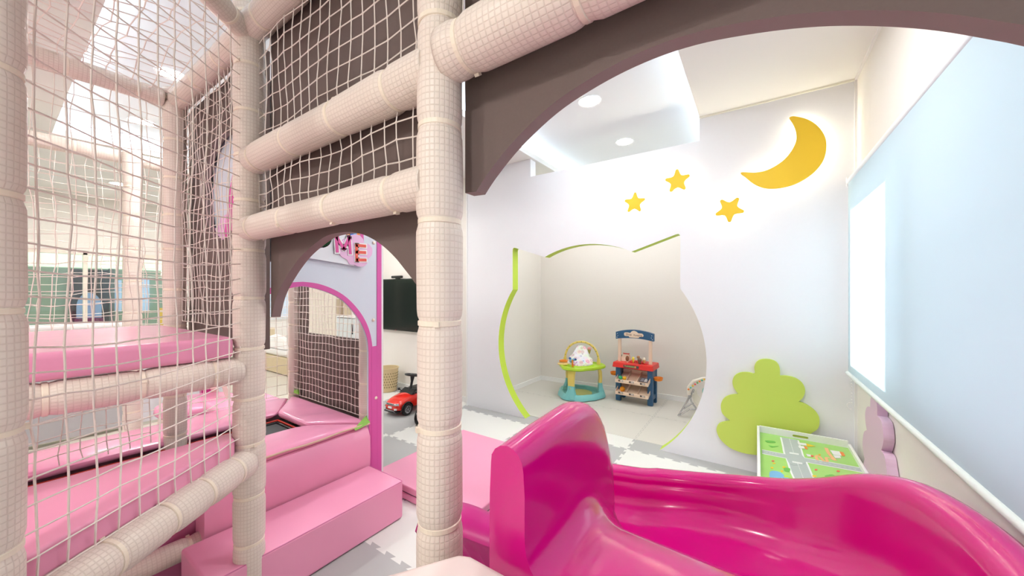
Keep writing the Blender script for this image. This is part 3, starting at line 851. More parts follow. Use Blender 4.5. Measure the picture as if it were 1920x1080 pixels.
def strokes(name, segs, m, X, w, grow=0.0):
    bm = B()
    for s in segs:
        P = onx(z2((480, 430), 5.144, s), X)
        for a, b in zip(P, P[1:]):
            d = (b - a).normalized(); n = Vector((0, -d.z, d.y)) * (w / 2 + grow); e = d * (w * .3 + grow)
            prism(bm, [a - e + n, b + e + n, b + e - n, a - e - n], (0.003, 0, 0))
    return kid(name, bm, m, fc)
Mseg = [[(772, 65), (782, 215)], [(772, 68), (845, 188)], [(845, 188), (898, 78)], [(898, 78), (908, 232)]]
Eseg = [[(968, 152), (970, 298)], [(968, 155), (1052, 162)], [(968, 220), (1052, 224)], [(972, 295), (1056, 296)]]
Oseg = [[(640 + 60 * math.cos(a), 85 + 62 * math.sin(a)) for a in [2 * PI * k / 24 for k in range(25)]]]
for nm, sgm, m, dx in (('letter_o', Oseg, GRNL, 0.0205), ('letter_m', Mseg, PNKL, 0.0265), ('letter_e', Eseg, REDL, 0.0265)):
    strokes(nm + '_outline', sgm, WHITEP, XF + dx, 0.018, 0.007)
    strokes(nm, sgm, m, XF + dx + .0015, 0.018)
for k, (u0, c) in enumerate(((872, ORANGE), (905, mat('stripe_blue', '#3E74D8', 0.5)), (938, mat('stripe_sky', '#76C6EE', 0.5)), (968, ORANGE), (1000, PBORD))):
    P = onx(z2((480, 430), 5.144, [(u0, 10), (u0 + 32, 10), (u0 + 38 if k == 4 else u0 + 30, 120 if k == 4 else 72), (u0 + 12 if k == 4 else u0 + 2, 110 if k == 4 else 72)]), XF + .0215)
    bm = B(); prism(bm, P, (0.003, 0, 0)); kid('colour_stripe', bm, c, fc)
for (u, v) in ((700, 600), (705, 746), (701, 455)):
    kid('screw_cap', sphere(B(), W(u, v, X=XF + .003), 0.011, 14, sx=.6), TIE, fc, smooth=True)

# ------------------------------------------------------------------ wall decorations
def face_prism(pts, dy):
    bm = B(); prism(bm, pts, (0, dy, 0), mi=1)
    for f in bm.faces:
        if len(f.verts) > 4 and all(abs(v.co.y - (pts[0].y + dy)) < 1e-6 for v in f.verts): f.material_index = 0
    tri(bm); return bm
def plate(name, label, catg, pts, y, th, m, led=True, edge=None, group=None):
    pts = [Vector(p) for p in pts]; c = sum(pts, Vector()) / len(pts)
    t = thing(name, label, catg, (c.x, c.y, c.z), group=group)
    kid('plate', face_prism(pts, -th), [m, WHITEP if led else m], t)
    if led:
        inn = [c + (p - c) * 0.80 for p in pts]
        kid('back_light', tube(B(), [Vector((p.x, y + .012, p.z)) for p in inn], .0045, 6, closed=True), LED, t)
    return t
def star(u, v, r, rot):
    c = W(u, v, Y=YW - .03); P = []
    for k in range(10):
        a = rot + PI / 2 + k * PI / 5; rr = r if k % 2 == 0 else r * 0.56
        if k % 2 == 0:
            for da in (-0.13, 0, 0.13): P.append(c + Vector((math.cos(a + da), 0, math.sin(a + da))) * (rr * (1 if da == 0 else .94)))
        else: P.append(c + Vector((math.cos(a), 0, math.sin(a))) * rr)
    return smooth_loop(P, 3)
for u, v, r, rot, lb_ in ((1190.5, 381, .088, -.06, 'leftmost of the three small yellow backlit stars on the white wall'), (1270.5, 340, .093, .02, 'middle yellow backlit star, highest of the three on the white wall'),
                      (1368, 393, .094, PI, 'yellow backlit star pointing down, right below the tip of the moon')):
    plate('star_lamp', lb_, 'wall light', star(u, v, r, rot), YW - .03, .012, YEL)
mo_ = z2((1320, 0), 2.5717, [(415, 568), (440, 565), (500, 580), (550, 614), (583, 665), (589, 720), (573, 780), (532, 832), (480, 870), (420, 898), (350, 912), (290, 910), (240, 890), (200, 858), (179, 842), (186, 833), (250, 834), (310, 820), (370, 785), (410, 745), (440, 692), (444, 650), (432, 610), (412, 578)])
mp = smooth_loop([W(u, v, Y=YW - .03) for u, v in mo_], 4)
cen = sum(mp, Vector()) / len(mp)
mt_ = thing('moon_lamp', 'large yellow crescent moon lamp, backlit, high on the white wall', 'wall light', tuple(cen))
kid('plate', face_prism(mp, -.014), [YEL, WHITEP], mt_)
def inset(pts, d):
    n = len(pts); out = []
    for i in range(n):
        t = (pts[(i + 2) % n] - pts[i - 2]).normalized(); nr = Vector((-t.z, 0, t.x)); out.append(pts[i] + nr * d)
    return out
def area(pts): return sum(pts[i].x * pts[(i + 1) % len(pts)].z - pts[(i + 1) % len(pts)].x * pts[i].z for i in range(len(pts)))
ii = inset(mp, 0.022 if area(mp) > 0 else -0.022)
tips = sorted(range(len(mp)), key=lambda i: min((mp[i] - W(1484, 221, Y=YW - .03)).length, (mp[i] - W(1391, 327, Y=YW - .03)).length))[:24]
path_ = [Vector((p.x, YW - .016, p.z)) for i, p in enumerate(ii) if i not in tips and i % 2 == 0]
kid('back_light', tube(B(), path_, .0045, 6, closed=True), LED, mt_)

gt = z2((1320, 640), 3.375, [(320, 200), (318, 160), (335, 125), (370, 110), (420, 112), (460, 130), (478, 165), (480, 215), (480, 215), (520, 215), (575, 228), (620, 260), (638, 305), (625, 350), (597, 377), (597, 377), (640, 392), (690, 425), (722, 465), (728, 510), (715, 550), (668, 585), (660, 640), (560, 695), (440, 717), (330, 712), (250, 700), (170, 670), (110, 620), (85, 575), (82, 540), (105, 512), (170, 497), (170, 497), (120, 455), (108, 400), (125, 360), (160, 338), (218, 330), (218, 330), (190, 290), (181, 250), (195, 215), (230, 195), (280, 193)])
plate('tree_board', 'lime green cut-out tree board on the white wall behind the play table', 'wall decoration', smooth_loop([W(u, v, Y=YW - .002) for u, v in gt], 4), YW, .022, LIME, led=False)
pt = z2((1320, 640), 3.375, [(1062, 338), (1053, 375), (1052, 415), (1052, 415), (1032, 415), (1020, 450), (1022, 510), (1030, 562), (1030, 562), (1012, 575), (1003, 635), (1008, 700), (1016, 745), (1016, 745), (1008, 790), (1012, 850), (1100, 960), (1160, 900), (1152, 790), (1140, 720), (1120, 690), (1120, 690), (1134, 640), (1135, 590), (1126, 520), (1112, 488), (1096, 470), (1096, 470), (1095, 410), (1088, 365), (1078, 345)])
pp = smooth_loop([W(u, v, X=WX - .040) for u, v in pt], 3)
pc = sum(pp, Vector()) / len(pp)
t = thing('tree_board', 'pale pink cut-out tree board on the wall under the window blind', 'wall decoration', tuple(pc))
bm = B(); prism(bm, pp, (0.037, 0, 0)); tri(bm)
kid('plate', bm, PTREE, t)

# ------------------------------------------------------------------ play table with road map
tb = thing('play_table', 'low white play table with a printed green road map, in the corner by the window', 'table', (0.236, 2.55, 0), rotz=math.radians(-1.5))
kid('side_panel', bx(0.005, 0.020, 2.12, 3.05, 0.02, 0.365), WHITEP, tb, bevel=.003)
kid('side_panel', bx(0.475, 0.490, 2.12, 3.05, 0.24, 0.350), WHITEP, tb, bevel=.003)
# end panel with a slot handle
bm = B()
x0, x1, z0, z1 = 0.020, 0.475, 0.20, 0.368; hx0, hx1, hz0, hz1 = 0.20, 0.285, 0.332, 0.350
outp = [(x0, z0), (x1, z0), (x1, z1), (x0, z1)]
hole = []
for cx_, a0, a1 in ((hx1 - .009, -PI / 2, PI / 2), (hx0 + .009, PI / 2, 3 * PI / 2)):
    for k in range(7): a = a0 + (a1 - a0) * k / 6; hole.append((cx_ + .009 * math.cos(a), (hz0 + hz1) / 2 + .009 * math.sin(a)))
def plate_hole(bm, outp, hole, y0, y1):
    v = lambda pts, y: [bm.verts.new((p[0], y, p[1])) for p in pts]
    loops = [(v(outp, y), v(hole, y)) for y in (y0, y1)]
    for o_, h_ in loops:
        es = []
        for L_ in (o_, h_):
            for i in range(len(L_)): es.append(bm.edges.new((L_[i], L_[(i + 1) % len(L_)])))
        bmesh.ops.triangle_fill(bm, edges=es, use_beauty=True)
    for a, b in zip(loops[0], loops[1]):
        for i in range(len(a)): bm.faces.new((a[i], a[(i + 1) % len(a)], b[(i + 1) % len(a)], b[i]))
    return bm
kid('end_panel', plate_hole(B(), outp, hole, 3.035, 3.05), WHITEP, tb)
kid('end_panel', bx(0.020, 0.475, 2.12, 2.135, 0.20, 0.368), WHITEP, tb)
for x in (0.03, 0.44):
    for y in (2.14, 2.99): kid('leg', bx(x, x + .03, y, y + .03, 0.003, 0.30), WHITEP, tb)
ZB = 0.325
kid('map_board', bx(0.020, 0.475, 2.135, 3.035, ZB - .012, ZB), mat('map_green', '#A9DB78', 0.45, noise=0.10, nscale=7), tb)
ROAD = mat('road_grey', '#B9C2C1', 0.5); LINE = mat('road_line', '#F4F6F4', 0.5)
zt_ = lambda p: W(p[0], p[1], Z=ZB)
def flat(pts, name, m, lift, sub=0):
    P = [zt_(q) for q in z2((1410, 790), 8, pts)]
    P = [Vector((min(max(p.x, .03), .466), min(max(p.y, 2.14), 3.03), ZB + lift)) for p in P]
    if sub: P = smooth_loop(P, sub)
    bm = B(); prism(bm, P, (0, 0, 0.0006)); tri(bm)
    return kid(name, bm, m, tb)
vroad = [(465, 255), (500, 380), (525, 440), (525, 490), (470, 560), (560, 590), (610, 700), (650, 830), (740, 920), (900, 920), (850, 830), (800, 700), (780, 650), (860, 600), (800, 570), (740, 510), (700, 420), (655, 285)]
hroad = [(165, 435), (440, 495), (540, 490), (740, 510), (800, 575), (900, 590), (1640, 705), (1600, 760), (880, 625), (790, 620), (700, 640), (590, 640), (520, 570), (430, 540), (180, 495)]
def grow(pts, k):
    c = [sum(p[0] for p in pts) / len(pts), sum(p[1] for p in pts) / len(pts)]; return pts
def band(pts, name, w0, m, lift):
    P = [zt_(q) for q in z2((1410, 790), 8, pts)]; P = cr3([Vector((p.x, p.y, ZB + lift)) for p in P], 4)
    L1, L2 = [], []
    for i, p in enumerate(P):
        d = (P[min(i + 1, len(P) - 1)] - P[max(i - 1, 0)]).normalized(); n = Vector((-d.y, d.x, 0)) * w0 / 2
        L1.append(p + n); L2.append(p - n)
    cl2 = lambda p: Vector((min(max(p.x, .021), .474), min(max(p.y, 2.136), 3.034), p.z))
    return kid(name, ribbon(B(), [cl2(p) for p in L1], [cl2(p) for p in L2], (0, 0, 0.0004)), m, tb)
V_ = [(560, 262), (600, 400), (625, 500), (680, 620), (740, 780), (800, 900), (860, 1040)]
H_ = [(150, 455), (400, 505), (620, 545), (900, 600), (1300, 670), (1700, 745)]
band(V_, 'road_edge', 0.100, LINE, 0.0004); band(H_, 'road_edge', 0.072, LINE, 0.0005)
band(V_, 'road', 0.082, ROAD, 0.0012); band(H_, 'road', 0.054, ROAD, 0.0013)
flat([(525, 470), (690, 480), (790, 560), (790, 640), (600, 660), (520, 560)], 'crossing', ROAD, 0.0018, 4)
bm = B(); 
def dash(bm, pts, n, w, frac=.5):
    P = [zt_(q) for q in z2((1410, 790), 8, pts)]
    P = [Vector((p.x, p.y, ZB + .0026)) for p in P]
    for a, b in zip(P, P[1:]):
        for k in range(n):
            p = a + (b - a) * (k / n); q = a + (b - a) * ((k + frac) / n); d = (q - p).normalized(); nn = Vector((-d.y, d.x, 0)) * w / 2
            prism(bm, [p + nn, q + nn, q - nn, p - nn], (0, 0, .0004))
dash(bm, [(562, 270), (625, 480)], 14, .004); dash(bm, [(685, 640), (770, 865)], 12, .005)
dash(bm, [(215, 470), (390, 500)], 4, .003); dash(bm, [(940, 610), (1600, 735)], 9, .003)
kid('lane_dashes', bm, LINE, tb)
bm = B()
for (p0, p1) in (((570, 480), (695, 500)), ((612, 615), (748, 640))):
    for k in range(9):
        a = zt_(z2((1410, 790), 8, [(p0[0] + (p1[0] - p0[0]) * k / 8, p0[1] + (p1[1] - p0[1]) * k / 8)])[0])
        box(bm, a.x - .0022, a.x + .0022, a.y - .012, a.y + .012, ZB + .0024, ZB + .003)
kid('zebra_crossing', bm, LINE, tb)
flat([(270, 760), (330, 745), (420, 765), (480, 810), (560, 860), (620, 905), (560, 940), (400, 940), (300, 900), (262, 830)], 'pond', mat('pond_blue', '#7DBCE8', .4), 0.0008, 4)
flat([(440, 855), (465, 860), (500, 910), (480, 925), (450, 900)], 'boat', WHITEP, 0.0016, 3)
PEACH = mat('path_peach', '#F6BC88', .5)
band([(1110, 400), (1150, 480), (1220, 560), (1250, 590)], 'path', .018, PEACH, .0008)
band([(1250, 590), (1180, 560), (1110, 550), (1130, 600), (1080, 600), (1000, 520), (960, 530), (985, 585)], 'path', .014, PEACH, .0009)
ORR = mat('roof_orange', '#F08A3C', .5); GR2 = mat('bush_green', '#6FBF55', .5)
for q, nm, m in (([(1170, 435), (1310, 455), (1350, 520), (1220, 505)], 'house', WHITEP), ([(1310, 455), (1370, 470), (1400, 525), (1350, 525)], 'house_roof', ORR), ([(1215, 510), (1320, 520), (1340, 560), (1250, 555)], 'house', WHITEP),
              ([(680, 318), (810, 335), (830, 370), (700, 355)], 'house', WHITEP), ([(810, 335), (955, 378), (830, 385)], 'house_roof', MATS['yellow_plate']), ([(690, 368), (775, 375), (800, 415), (710, 405)], 'house', WHITEP), ([(775, 372), (820, 385), (840, 425), (798, 418)], 'house_roof', ORR),
              ([(810, 490), (880, 505), (890, 535), (830, 528)], 'house', WHITEP), ([(880, 510), (925, 515), (920, 540), (885, 535)], 'house_roof', REDL),
              ([(200, 290), (330, 300), (350, 325), (230, 320)], 'bush', GR2), ([(250, 360), (320, 375), (400, 375), (300, 395)], 'bush', GR2), ([(480, 820), (540, 820), (560, 845), (490, 845)], 'bush', LIMEE), ([(540, 865), (600, 870), (600, 890), (550, 885)], 'bush', LIMEE),
              ([(480, 700), (570, 710), (560, 760), (490, 750)], 'bush', GR2), ([(1090, 820), (1200, 800), (1250, 835), (1130, 845)], 'bush', GR2), ([(905, 815), (960, 815), (965, 835), (915, 835)], 'flower', YEL),
              ([(310, 625), (350, 628), (345, 642), (315, 640)], 'flower', YEL), ([(295, 590), (335, 592), (330, 608), (300, 606)], 'flower', REDL), ([(280, 690), (315, 692), (318, 712), (285, 708)], 'flower', YEL), ([(460, 680), (500, 685), (500, 702), (465, 700)], 'flower', YEL),
              ([(430, 740), (465, 745), (460, 762), (435, 760)], 'flower', YEL), ([(940, 720), (980, 722), (975, 740), (945, 740)], 'flower', REDL), ([(1270, 740), (1315, 745), (1310, 760), (1275, 758)], 'flower', REDL), ([(995, 495), (1030, 498), (1028, 512), (1000, 510)], 'flower', YEL)):
    flat(q, nm, m, 0.0012 + 0.0004 * (nm == 'house_roof'), 3 if nm in ('bush', 'flower') else 0)

# ------------------------------------------------------------------ back wall: television, basket, ride-on cars
tv = thing('television', 'black flat television on the cream wall behind the ride-on car', 'television', (-3.9, 3.16, 1.0))
kid('screen', bx(-4.62, -3.50, 3.135, 3.165, 0.79, 1.475), mat('tv_screen', '#0B0C0E', 0.12), tv, bevel=.004)
kid('bezel', (lambda b: (box(b, -4.63, -3.49, 3.145, 3.172, 0.78, 0.795), box(b, -4.63, -3.49, 3.145, 3.172, 1.472, 1.482), b)[2])(B()), BLACK, tv)
kid('wall_bracket', bx(-4.2, -3.9, 3.165, 3.198, 1.0, 1.3), BLACK, tv)
kid('standby_light', sphere(B(), (-4.06, 3.135, 0.785), .005, 8), REDL, tv)
wc = thing('webcam', 'small black camera sitting on the top edge of the television', 'camera', (-4.02, 3.14, 1.484))
kid('body', bx(-4.14, -3.93, 3.12, 3.16, 1.492, 1.525), BLACK, wc, bevel=.01)
kid('foot', bx(-4.06, -3.99, 3.13, 3.16, 1.483, 1.492), BLACK, wc)
bk = thing('laundry_basket', 'beige plastic basket with rows of holes against the cream back wall', 'basket', (-4.02, 2.98, 0.0))
bm = B()
c = (-4.02, 2.98, 0)
prof = [(0.105, 0.003), (0.112, 0.01), (0.125, 0.20), (0.135, 0.30), (0.143, 0.302), (0.143, 0.312), (0.130, 0.312), (0.122, 0.20), (0.108, 0.015), (0.001, 0.012)]
lathe(bm, prof, c, 36); kid('body', bm, mat('basket_beige', '#DCC79A', .5), bk, smooth=True)
bm = B()
for r_ in range(6):
    for k in range(26):
        a = 2 * PI * (k + .5 * (r_ % 2)) / 26; z = .07 + r_ * .035; rr = .1165 + (z - .01) * .068
        M = Matrix.Translation((c[0] + rr * math.cos(a), c[1] + rr * math.sin(a), z)) @ Matrix.Rotation(a, 4, 'Z')
        box(bm, -.002, .0012, -.006, .006, -.007, .007, M=M)
kid('holes', bm, mat('basket_hole', '#8F7C55', .7), bk)

def ride_on(name, label, loc, rz, body_m, full=True):
    t = thing(name, label, 'toy car', loc, rotz=rz)
    def K(nm, bm, m, **k): return obj(nm, bm, m, t, **k)
    L2, W2 = 0.30, 0.125
    # body: cross sections along the car (+y is the front)
    secs = [(-.30, .10, .06, .17), (-.27, .118, .05, .20), (-.18, .125, .045, .215), (0.0, .122, .045, .20), (.06, .122, .045, .195), (.12, .124, .045, .19), (.20, .122, .045, .175), (.26, .112, .05, .155), (.295, .092, .06, .125), (.303, .07, .07, .11)]
    loops = []
    for y, w, z0, z1 in secs:
        h = z1 - z0
        loops.append([(-w * .92, y, z0), (-w, y, z0 + h * .25), (-w, y, z0 + h * .62), (-w * .93, y, z0 + h * .85), (-w * .72, y, z1 - .004), (-w * .3, y, z1 + .004), (w * .3, y, z1 + .004), (w * .72, y, z1 - .004), (w * .93, y, z0 + h * .85), (w, y, z0 + h * .62), (w, y, z0 + h * .25), (w * .92, y, z0)])
    o = K('body', rings(B(), loops), body_m, smooth=True)
    s = o.modifiers.new('sub', 'SUBSURF'); s.levels = 2; s.render_levels = 2
    K('windscreen', rings(B(), [[(-.10, .10, .19), (.10, .10, .19), (.085, .03, .235), (-.085, .03, .235)], [(-.10, .06, .185), (.10, .06, .185), (.09, -.02, .22), (-.09, -.02, .22)]]), BLACK)
    bm = B(); box(bm, -.075, .075, -.22, 0.0, .205, .235); K('seat', bm, mat('seat_dark', '#3A3936', .6), bevel=.015)
    bm = rings(B(), [[(-.08, -.22, .22), (.08, -.22, .22), (.08, -.29, .22), (-.08, -.29, .22)], [(-.07, -.26, .30), (.07, -.26, .30), (.07, -.285, .30), (-.07, -.285, .30)]]); K('backrest', bm, MATS['seat_dark'], bevel=.01)
    for sx in (-1, 1):
        for y in (-.185, .185):
            w = K('wheel', (lambda b: (tube(b, [(sx * .100, y, .0625), (sx * .135, y, .0625)], .062, 28), b)[1])(B()), RUBBER, smooth=True)
            bm = B(); tube(bm, [(sx * .130, y, .0625), (sx * .1375, y, .0625)], .040, 24)
            r_ = obj('rim', bm, CHROME, w)
            bm = B()
            for k in range(7):
                a = 2 * PI * k / 7; M = Matrix.Translation((sx * .1378, y, .0625)) @ Matrix.Rotation(a, 4, 'X')
                box(bm, -.001, .001, .012, .032, -.004, .004, M=M)
            obj('rim_slots', bm, BLACK, w)
            bm = B(); pts = [(sx * .1255, y + .075 * math.cos(a), .0625 + .072 * math.sin(a)) for a in [PI * k / 12 for k in range(13)]]
            tube(bm, pts, .008, 6); K('wheel_arch', bm, BLACK)
        bm = B(); sphere(bm, (sx * .135, .07, .215), .016, 12, sx=.9, sz=.9); tube(bm, [(sx * .09, .07, .20), (sx * .135, .07, .213)], .006, 6); K('wing_mirror', bm, BLACK, smooth=True)
        bm = B(); box(bm, -.026, .026, -.004, .004, -.011, .011, M=Matrix.Translation((sx * .083, .293, .128)) @ Matrix.Rotation(-sx * .55, 4, 'Z')); K('headlight', bm, CHROME, bevel=.003)
        bm = B(); box(bm, -.014, .014, -.004, .004, -.008, .008, M=Matrix.Translation((sx * .078, .303, .080)) @ Matrix.Rotation(-sx * .5, 4, 'Z')); K('fog_lamp', bm, WHITEP)
    bm = B(); box(bm, -.055, .055, .300, .309, .117, .137); K('grille', bm, CHROME)
    bm = B()
    for k in range(7): box(bm, -.049 + k * .0145, -.040 + k * .0145, .309, .3095, .120, .134)
    K('grille_slots', bm, BLACK)
    bm = B(); box(bm, -.026, .026, .300, .312, .085, .104); K('number_plate', bm, WHITEP)
    bm = B(); box(bm, -.095, .095, .25, .305, .040, .060); K('bumper', bm, BLACK, bevel=.006)
    bm = tube(B(), [(-.075, .298, .045), (-.055, .311, .064), (.055, .311, .064), (.075, .298, .045)], .005, 8); K('bumper_trim', bm, CHROME)
    bm = B(); tube(bm, [(0, .03, .21), (0, .015, .26), (0, .005, .30), (0, -.005, .365)], [.022, .014, .014, .026], 14); K('steering_column', bm, BLACK, smooth=True)
    bm = B(); cw = Vector((0, -.008, .372)); ring = [cw + Matrix.Rotation(math.radians(12), 3, 'X') @ Vector((.078 * math.cos(a), .078 * math.sin(a), 0)) for a in [2 * PI * k / 28 for k in range(28)]]
    tube(bm, ring, .012, 8, closed=True)
    for a in (PI / 2, PI * 7 / 6, PI * 11 / 6): tube(bm, [cw, cw + Matrix.Rotation(math.radians(12), 3, 'X') @ Vector((.07 * math.cos(a), .07 * math.sin(a), 0))], .010, 8)
    sphere(bm, cw, .028, 12, sz=.5); K('steering_wheel', bm, BLACK, smooth=True)
    return t
car = ride_on('ride_on_car', 'red ride-on toy car with a tall black steering wheel', (-3.18, 2.68, 0.002), math.radians(183), mat('car_red', '#E5281C', 0.18, coat=.6))
car2 = ride_on('ride_on_car', 'white ride-on toy car mostly hidden behind the padded post', (-2.76, 2.62, 0.002), math.radians(212), mat('car_white', '#ECECEE', 0.2, coat=.5))

# ------------------------------------------------------------------ toys in the inner room
# baby activity centre
ec = thing('activity_centre', 'baby activity centre with aqua base, yellow legs, lime tray and patterned seat', 'baby seat', (-1.83, 4.20, 0.002), rotz=math.radians(14))
def K(nm, bm, m, par=None, **k): return obj(nm, bm, m, par or ec, **k)
def blob_ring(r0, lob, amp, n=72, ph=0): return [(r0 + amp * math.cos(lob * (2 * PI * k / n) + ph)) for k in range(n)]
def lobe_loop(scale, z, amp=.018, base=.27, lob=3, ph=PI): 
    n = 72; return [((base + amp * math.cos(lob * 2 * PI * k / n + ph) + .006 * math.cos(9 * 2 * PI * k / n)) * scale * math.cos(2 * PI * k / n), (base + amp * math.cos(lob * 2 * PI * k / n + ph) + .006 * math.cos(9 * 2 * PI * k / n)) * scale * math.sin(2 * PI * k / n), z) for k in range(n)]
ph = -3 * math.radians(255)
K('base', rings(B(), [lobe_loop(1.02, 0.002, ph=ph), lobe_loop(1.08, .012, ph=ph), lobe_loop(1.05, .05, ph=ph), lobe_loop(.95, .075, ph=ph), lobe_loop(.84, .07, .012, ph=ph), lobe_loop(.78, .035, .005, ph=ph), lobe_loop(.05, .035, 0, ph=ph)]), AQUA, smooth=True)
K('footplate', lathe(B(), [(.15, .036), (.15, .042), (.001, .044)], n=36), mat('straw_plastic', '#D9D886', .45), smooth=True)
for k in range(3):
    a = math.radians(255 + 120 * k); ca, sa = math.cos(a), math.sin(a); ta, tb_ = -sa, ca
    def sec(r, z, w, d): return [(r * ca + ta * x + ca * y, r * sa + tb_ * x + sa * y, z) for x, y in ((-w, -d), (w, -d), (w, d), (-w, d))]
    lg = K('leg', rings(B(), [sec(.245, .16, .038, .020), sec(.25, .24, .041, .020), (sec(.245, .31, .044, .020)), sec(.225, .365, .05, .024)]), YPL, bevel=.008)
    ft = K('leg_socket', rings(B(), [sec(.262, .02, .075, .045), sec(.258, .07, .060, .036), sec(.250, .12, .045, .026), sec(.247, .175, .042, .024)]), AQUA, bevel=.01)
    K('adjuster_button', sphere(B(), (.268 * ca, .268 * sa, .145), .010, 10), MATS['straw_plastic'], ft, smooth=True)
K('tray', rings(B(), [lobe_loop(.80, .355, .028, ph=ph), lobe_loop(1.0, .36, .028, ph=ph), lobe_loop(1.05, .375, .03, ph=ph), lobe_loop(1.03, .395, .03, ph=ph), lobe_loop(.93, .398, .028, ph=ph), lobe_loop(.88, .382, .02, ph=ph), lobe_loop(.66, .382, .0, ph=ph), lobe_loop(.62, .402, .0, ph=ph), lobe_loop(.55, .40, 0, ph=ph), lobe_loop(.53, .355, 0, ph=ph), lobe_loop(.80, .355, .028, ph=ph)], cap=False), LIMEP, smooth=True)
# patterned seat
m = bpy.data.materials.new('circle_print'); m.use_nodes = True; nt = m.node_tree; b = nt.nodes['Principled BSDF']; b.inputs['Roughness'].default_value = .8
tc = nt.nodes.new('ShaderNodeTexCoord'); vo = nt.nodes.new('ShaderNodeTexVoronoi'); vo.inputs['Scale'].default_value = 19
nt.links.new(tc.outputs['Object'], vo.inputs['Vector'])
rmp = nt.nodes.new('ShaderNodeValToRGB'); rmp.color_ramp.interpolation = 'CONSTANT'
els = [(0, '#8A3B52'), (.10, '#F6F2F2'), (.22, '#D887A6'), (.32, '#F7F3F3'), (.42, '#CDB9C4'), (.47, '#F4F0F0')]
rmp.color_ramp.elements[0].position = 0; rmp.color_ramp.elements[0].color = srgb(els[0][1]); rmp.color_ramp.elements[1].position = els[1][0]; rmp.color_ramp.elements[1].color = srgb(els[1][1])
for p_, c_ in els[2:]: e = rmp.color_ramp.elements.new(p_); e.color = srgb(c_)
nt.links.new(vo.outputs['Distance'], rmp.inputs[0])
mx = nt.nodes.new('ShaderNodeMix'); mx.data_type = 'RGBA'; mx.blend_type = 'SOFT_LIGHT'; mx.inputs[0].default_value = .9
nt.links.new(rmp.outputs[0], mx.inputs[6]); nt.links.new(vo.outputs['Color'], mx.inputs[7]); nt.links.new(mx.outputs[2], b.inputs['Base Color'])
PRINT = m
bm = B(); loops = []
for z, sx, sy, oy in ((.37, .14, .13, 0), (.41, .165, .12, 0), (.46, .150, .09, .03), (.51, .105, .055, .06), (.56, .080, .035, .08), (.605, .050, .022, .09), (.615, .03, .012, .09)):
    loops.append([(sx * math.cos(2 * PI * k / 28), oy + sy * math.sin(2 * PI * k / 28), z) for k in range(28)])
K('seat', rings(bm, loops), PRINT, smooth=True)
arch = [(.215 * math.cos(a) , .12, .40 + .26 * math.sin(a) ** .8 if math.sin(a) > 0 else .40) for a in [PI * k / 24 for k in range(25)]]
K('toy_bar', tube(B(), arch, .014, 10), YPL, smooth=True)
bm = B()
for k in range(2, 23, 2): sphere(bm, Vector(arch[k]) + Vector((0, -.012, 0)), .006, 6)
K('bar_dots', bm, mat('olive_dots', '#7E8F3C', .6))
for a in (0, PI):
    K('bar_socket', tube(B(), [(.215 * math.cos(a), .12, .385), (.215 * math.cos(a), .12, .45)], [.026, .020], 12), YPL, smooth=True)
K('hanging_cord', tube(B(), [(.10, .115, .645), (.10, .112, .59)], .003, 6), WHITEP)
K('hanging_toy', (lambda b: (sphere(b, (.10, .112, .578), .026, 12, sz=.8), b)[1])(B()), mat('toy_pink', '#F2A7A7', .6), smooth=True)
K('hanging_toy', lathe(B(), [(.022, .57), (.012, .53), (.003, .51)], (.10, .112, 0), 12), mat('toy_olive', '#B9AE5A', .6), smooth=True)
K('hanging_toy', (lambda b: (box(b, .0, .045, .10, .112, .565, .605), b)[1])(B()), mat('toy_grey', '#A8A6A0', .6))
dsh = K('tray_toy', lathe(B(), [(.07, .385), (.075, .40), (.05, .415), (.001, .417)], (-.20, -.05, 0), 24), mat('toy_peach', '#F0D38A', .4), smooth=True)
K('steering_toy', (lambda b: (tube(b, [(-.20 + .045 * math.cos(a), -.05 + .045 * math.sin(a), .432) for a in [2 * PI * k / 16 for k in range(16)]], .010, 8, closed=True), b)[1])(B()), ORANGE, smooth=True)
K('tray_toy', tube(B(), [(-.06, -.17, .39), (-.062, -.175, .445), (-.065, -.17, .475)], [.012, .009, .011], 10), ORANGE, smooth=True)
K('tray_toy', (lambda b: (sphere(b, (-.085, -.13, .455), .026, 10), sphere(b, (-.055, -.13, .47), .018, 10), b)[2])(B()), mat('toy_sky', '#8CC3E8', .5), smooth=True)
K('tray_toy', (lambda b: (sphere(b, (-.10, -.14, .485), .016, 8), sphere(b, (-.03, -.14, .475), .014, 8), b)[2])(B()), mat('toy_blue', '#3B67B4', .5), smooth=True)

# toy shop stall
sh = thing('toy_shop_stall', 'blue and red toy shop stall with beige bins and an arched blue sign', 'toy stall', (-1.185, 4.26, 0.002), rotz=math.radians(-2))
def K(nm, bm, m, par=None, **k): return obj(nm, bm, m, par or sh, **k)
for sx in (-1, 1):
    x0, x1 = (sx * .155, sx * .215) if sx > 0 else (-.215, -.155)
    side = K('side_frame', (lambda b: (box(b, x0, x1, 0, .045, 0, .42), box(b, x0, x1, .155, .20, 0, .42), box(b, x0 + .005, x1 - .005, .045, .155, .30, .42), box(b, x0 + .005, x1 - .005, .045, .155, .06, .11), b)[4])(B()), NAVY, bevel=.006)
    up = K('upright', bx(sx * .18 - .017, sx * .18 + .017, .03, .06, .455, .755), BEIGEP, bevel=.004)
    o = K('side_tray', lathe(B(), [(.03, -.018), (.055, -.01), (.066, .02), (.061, .02), (.05, -.004), (.001, -.010)], (sx * .255, .08, .30), 20, sx=.8, sy=1), ORANGE, smooth=True)
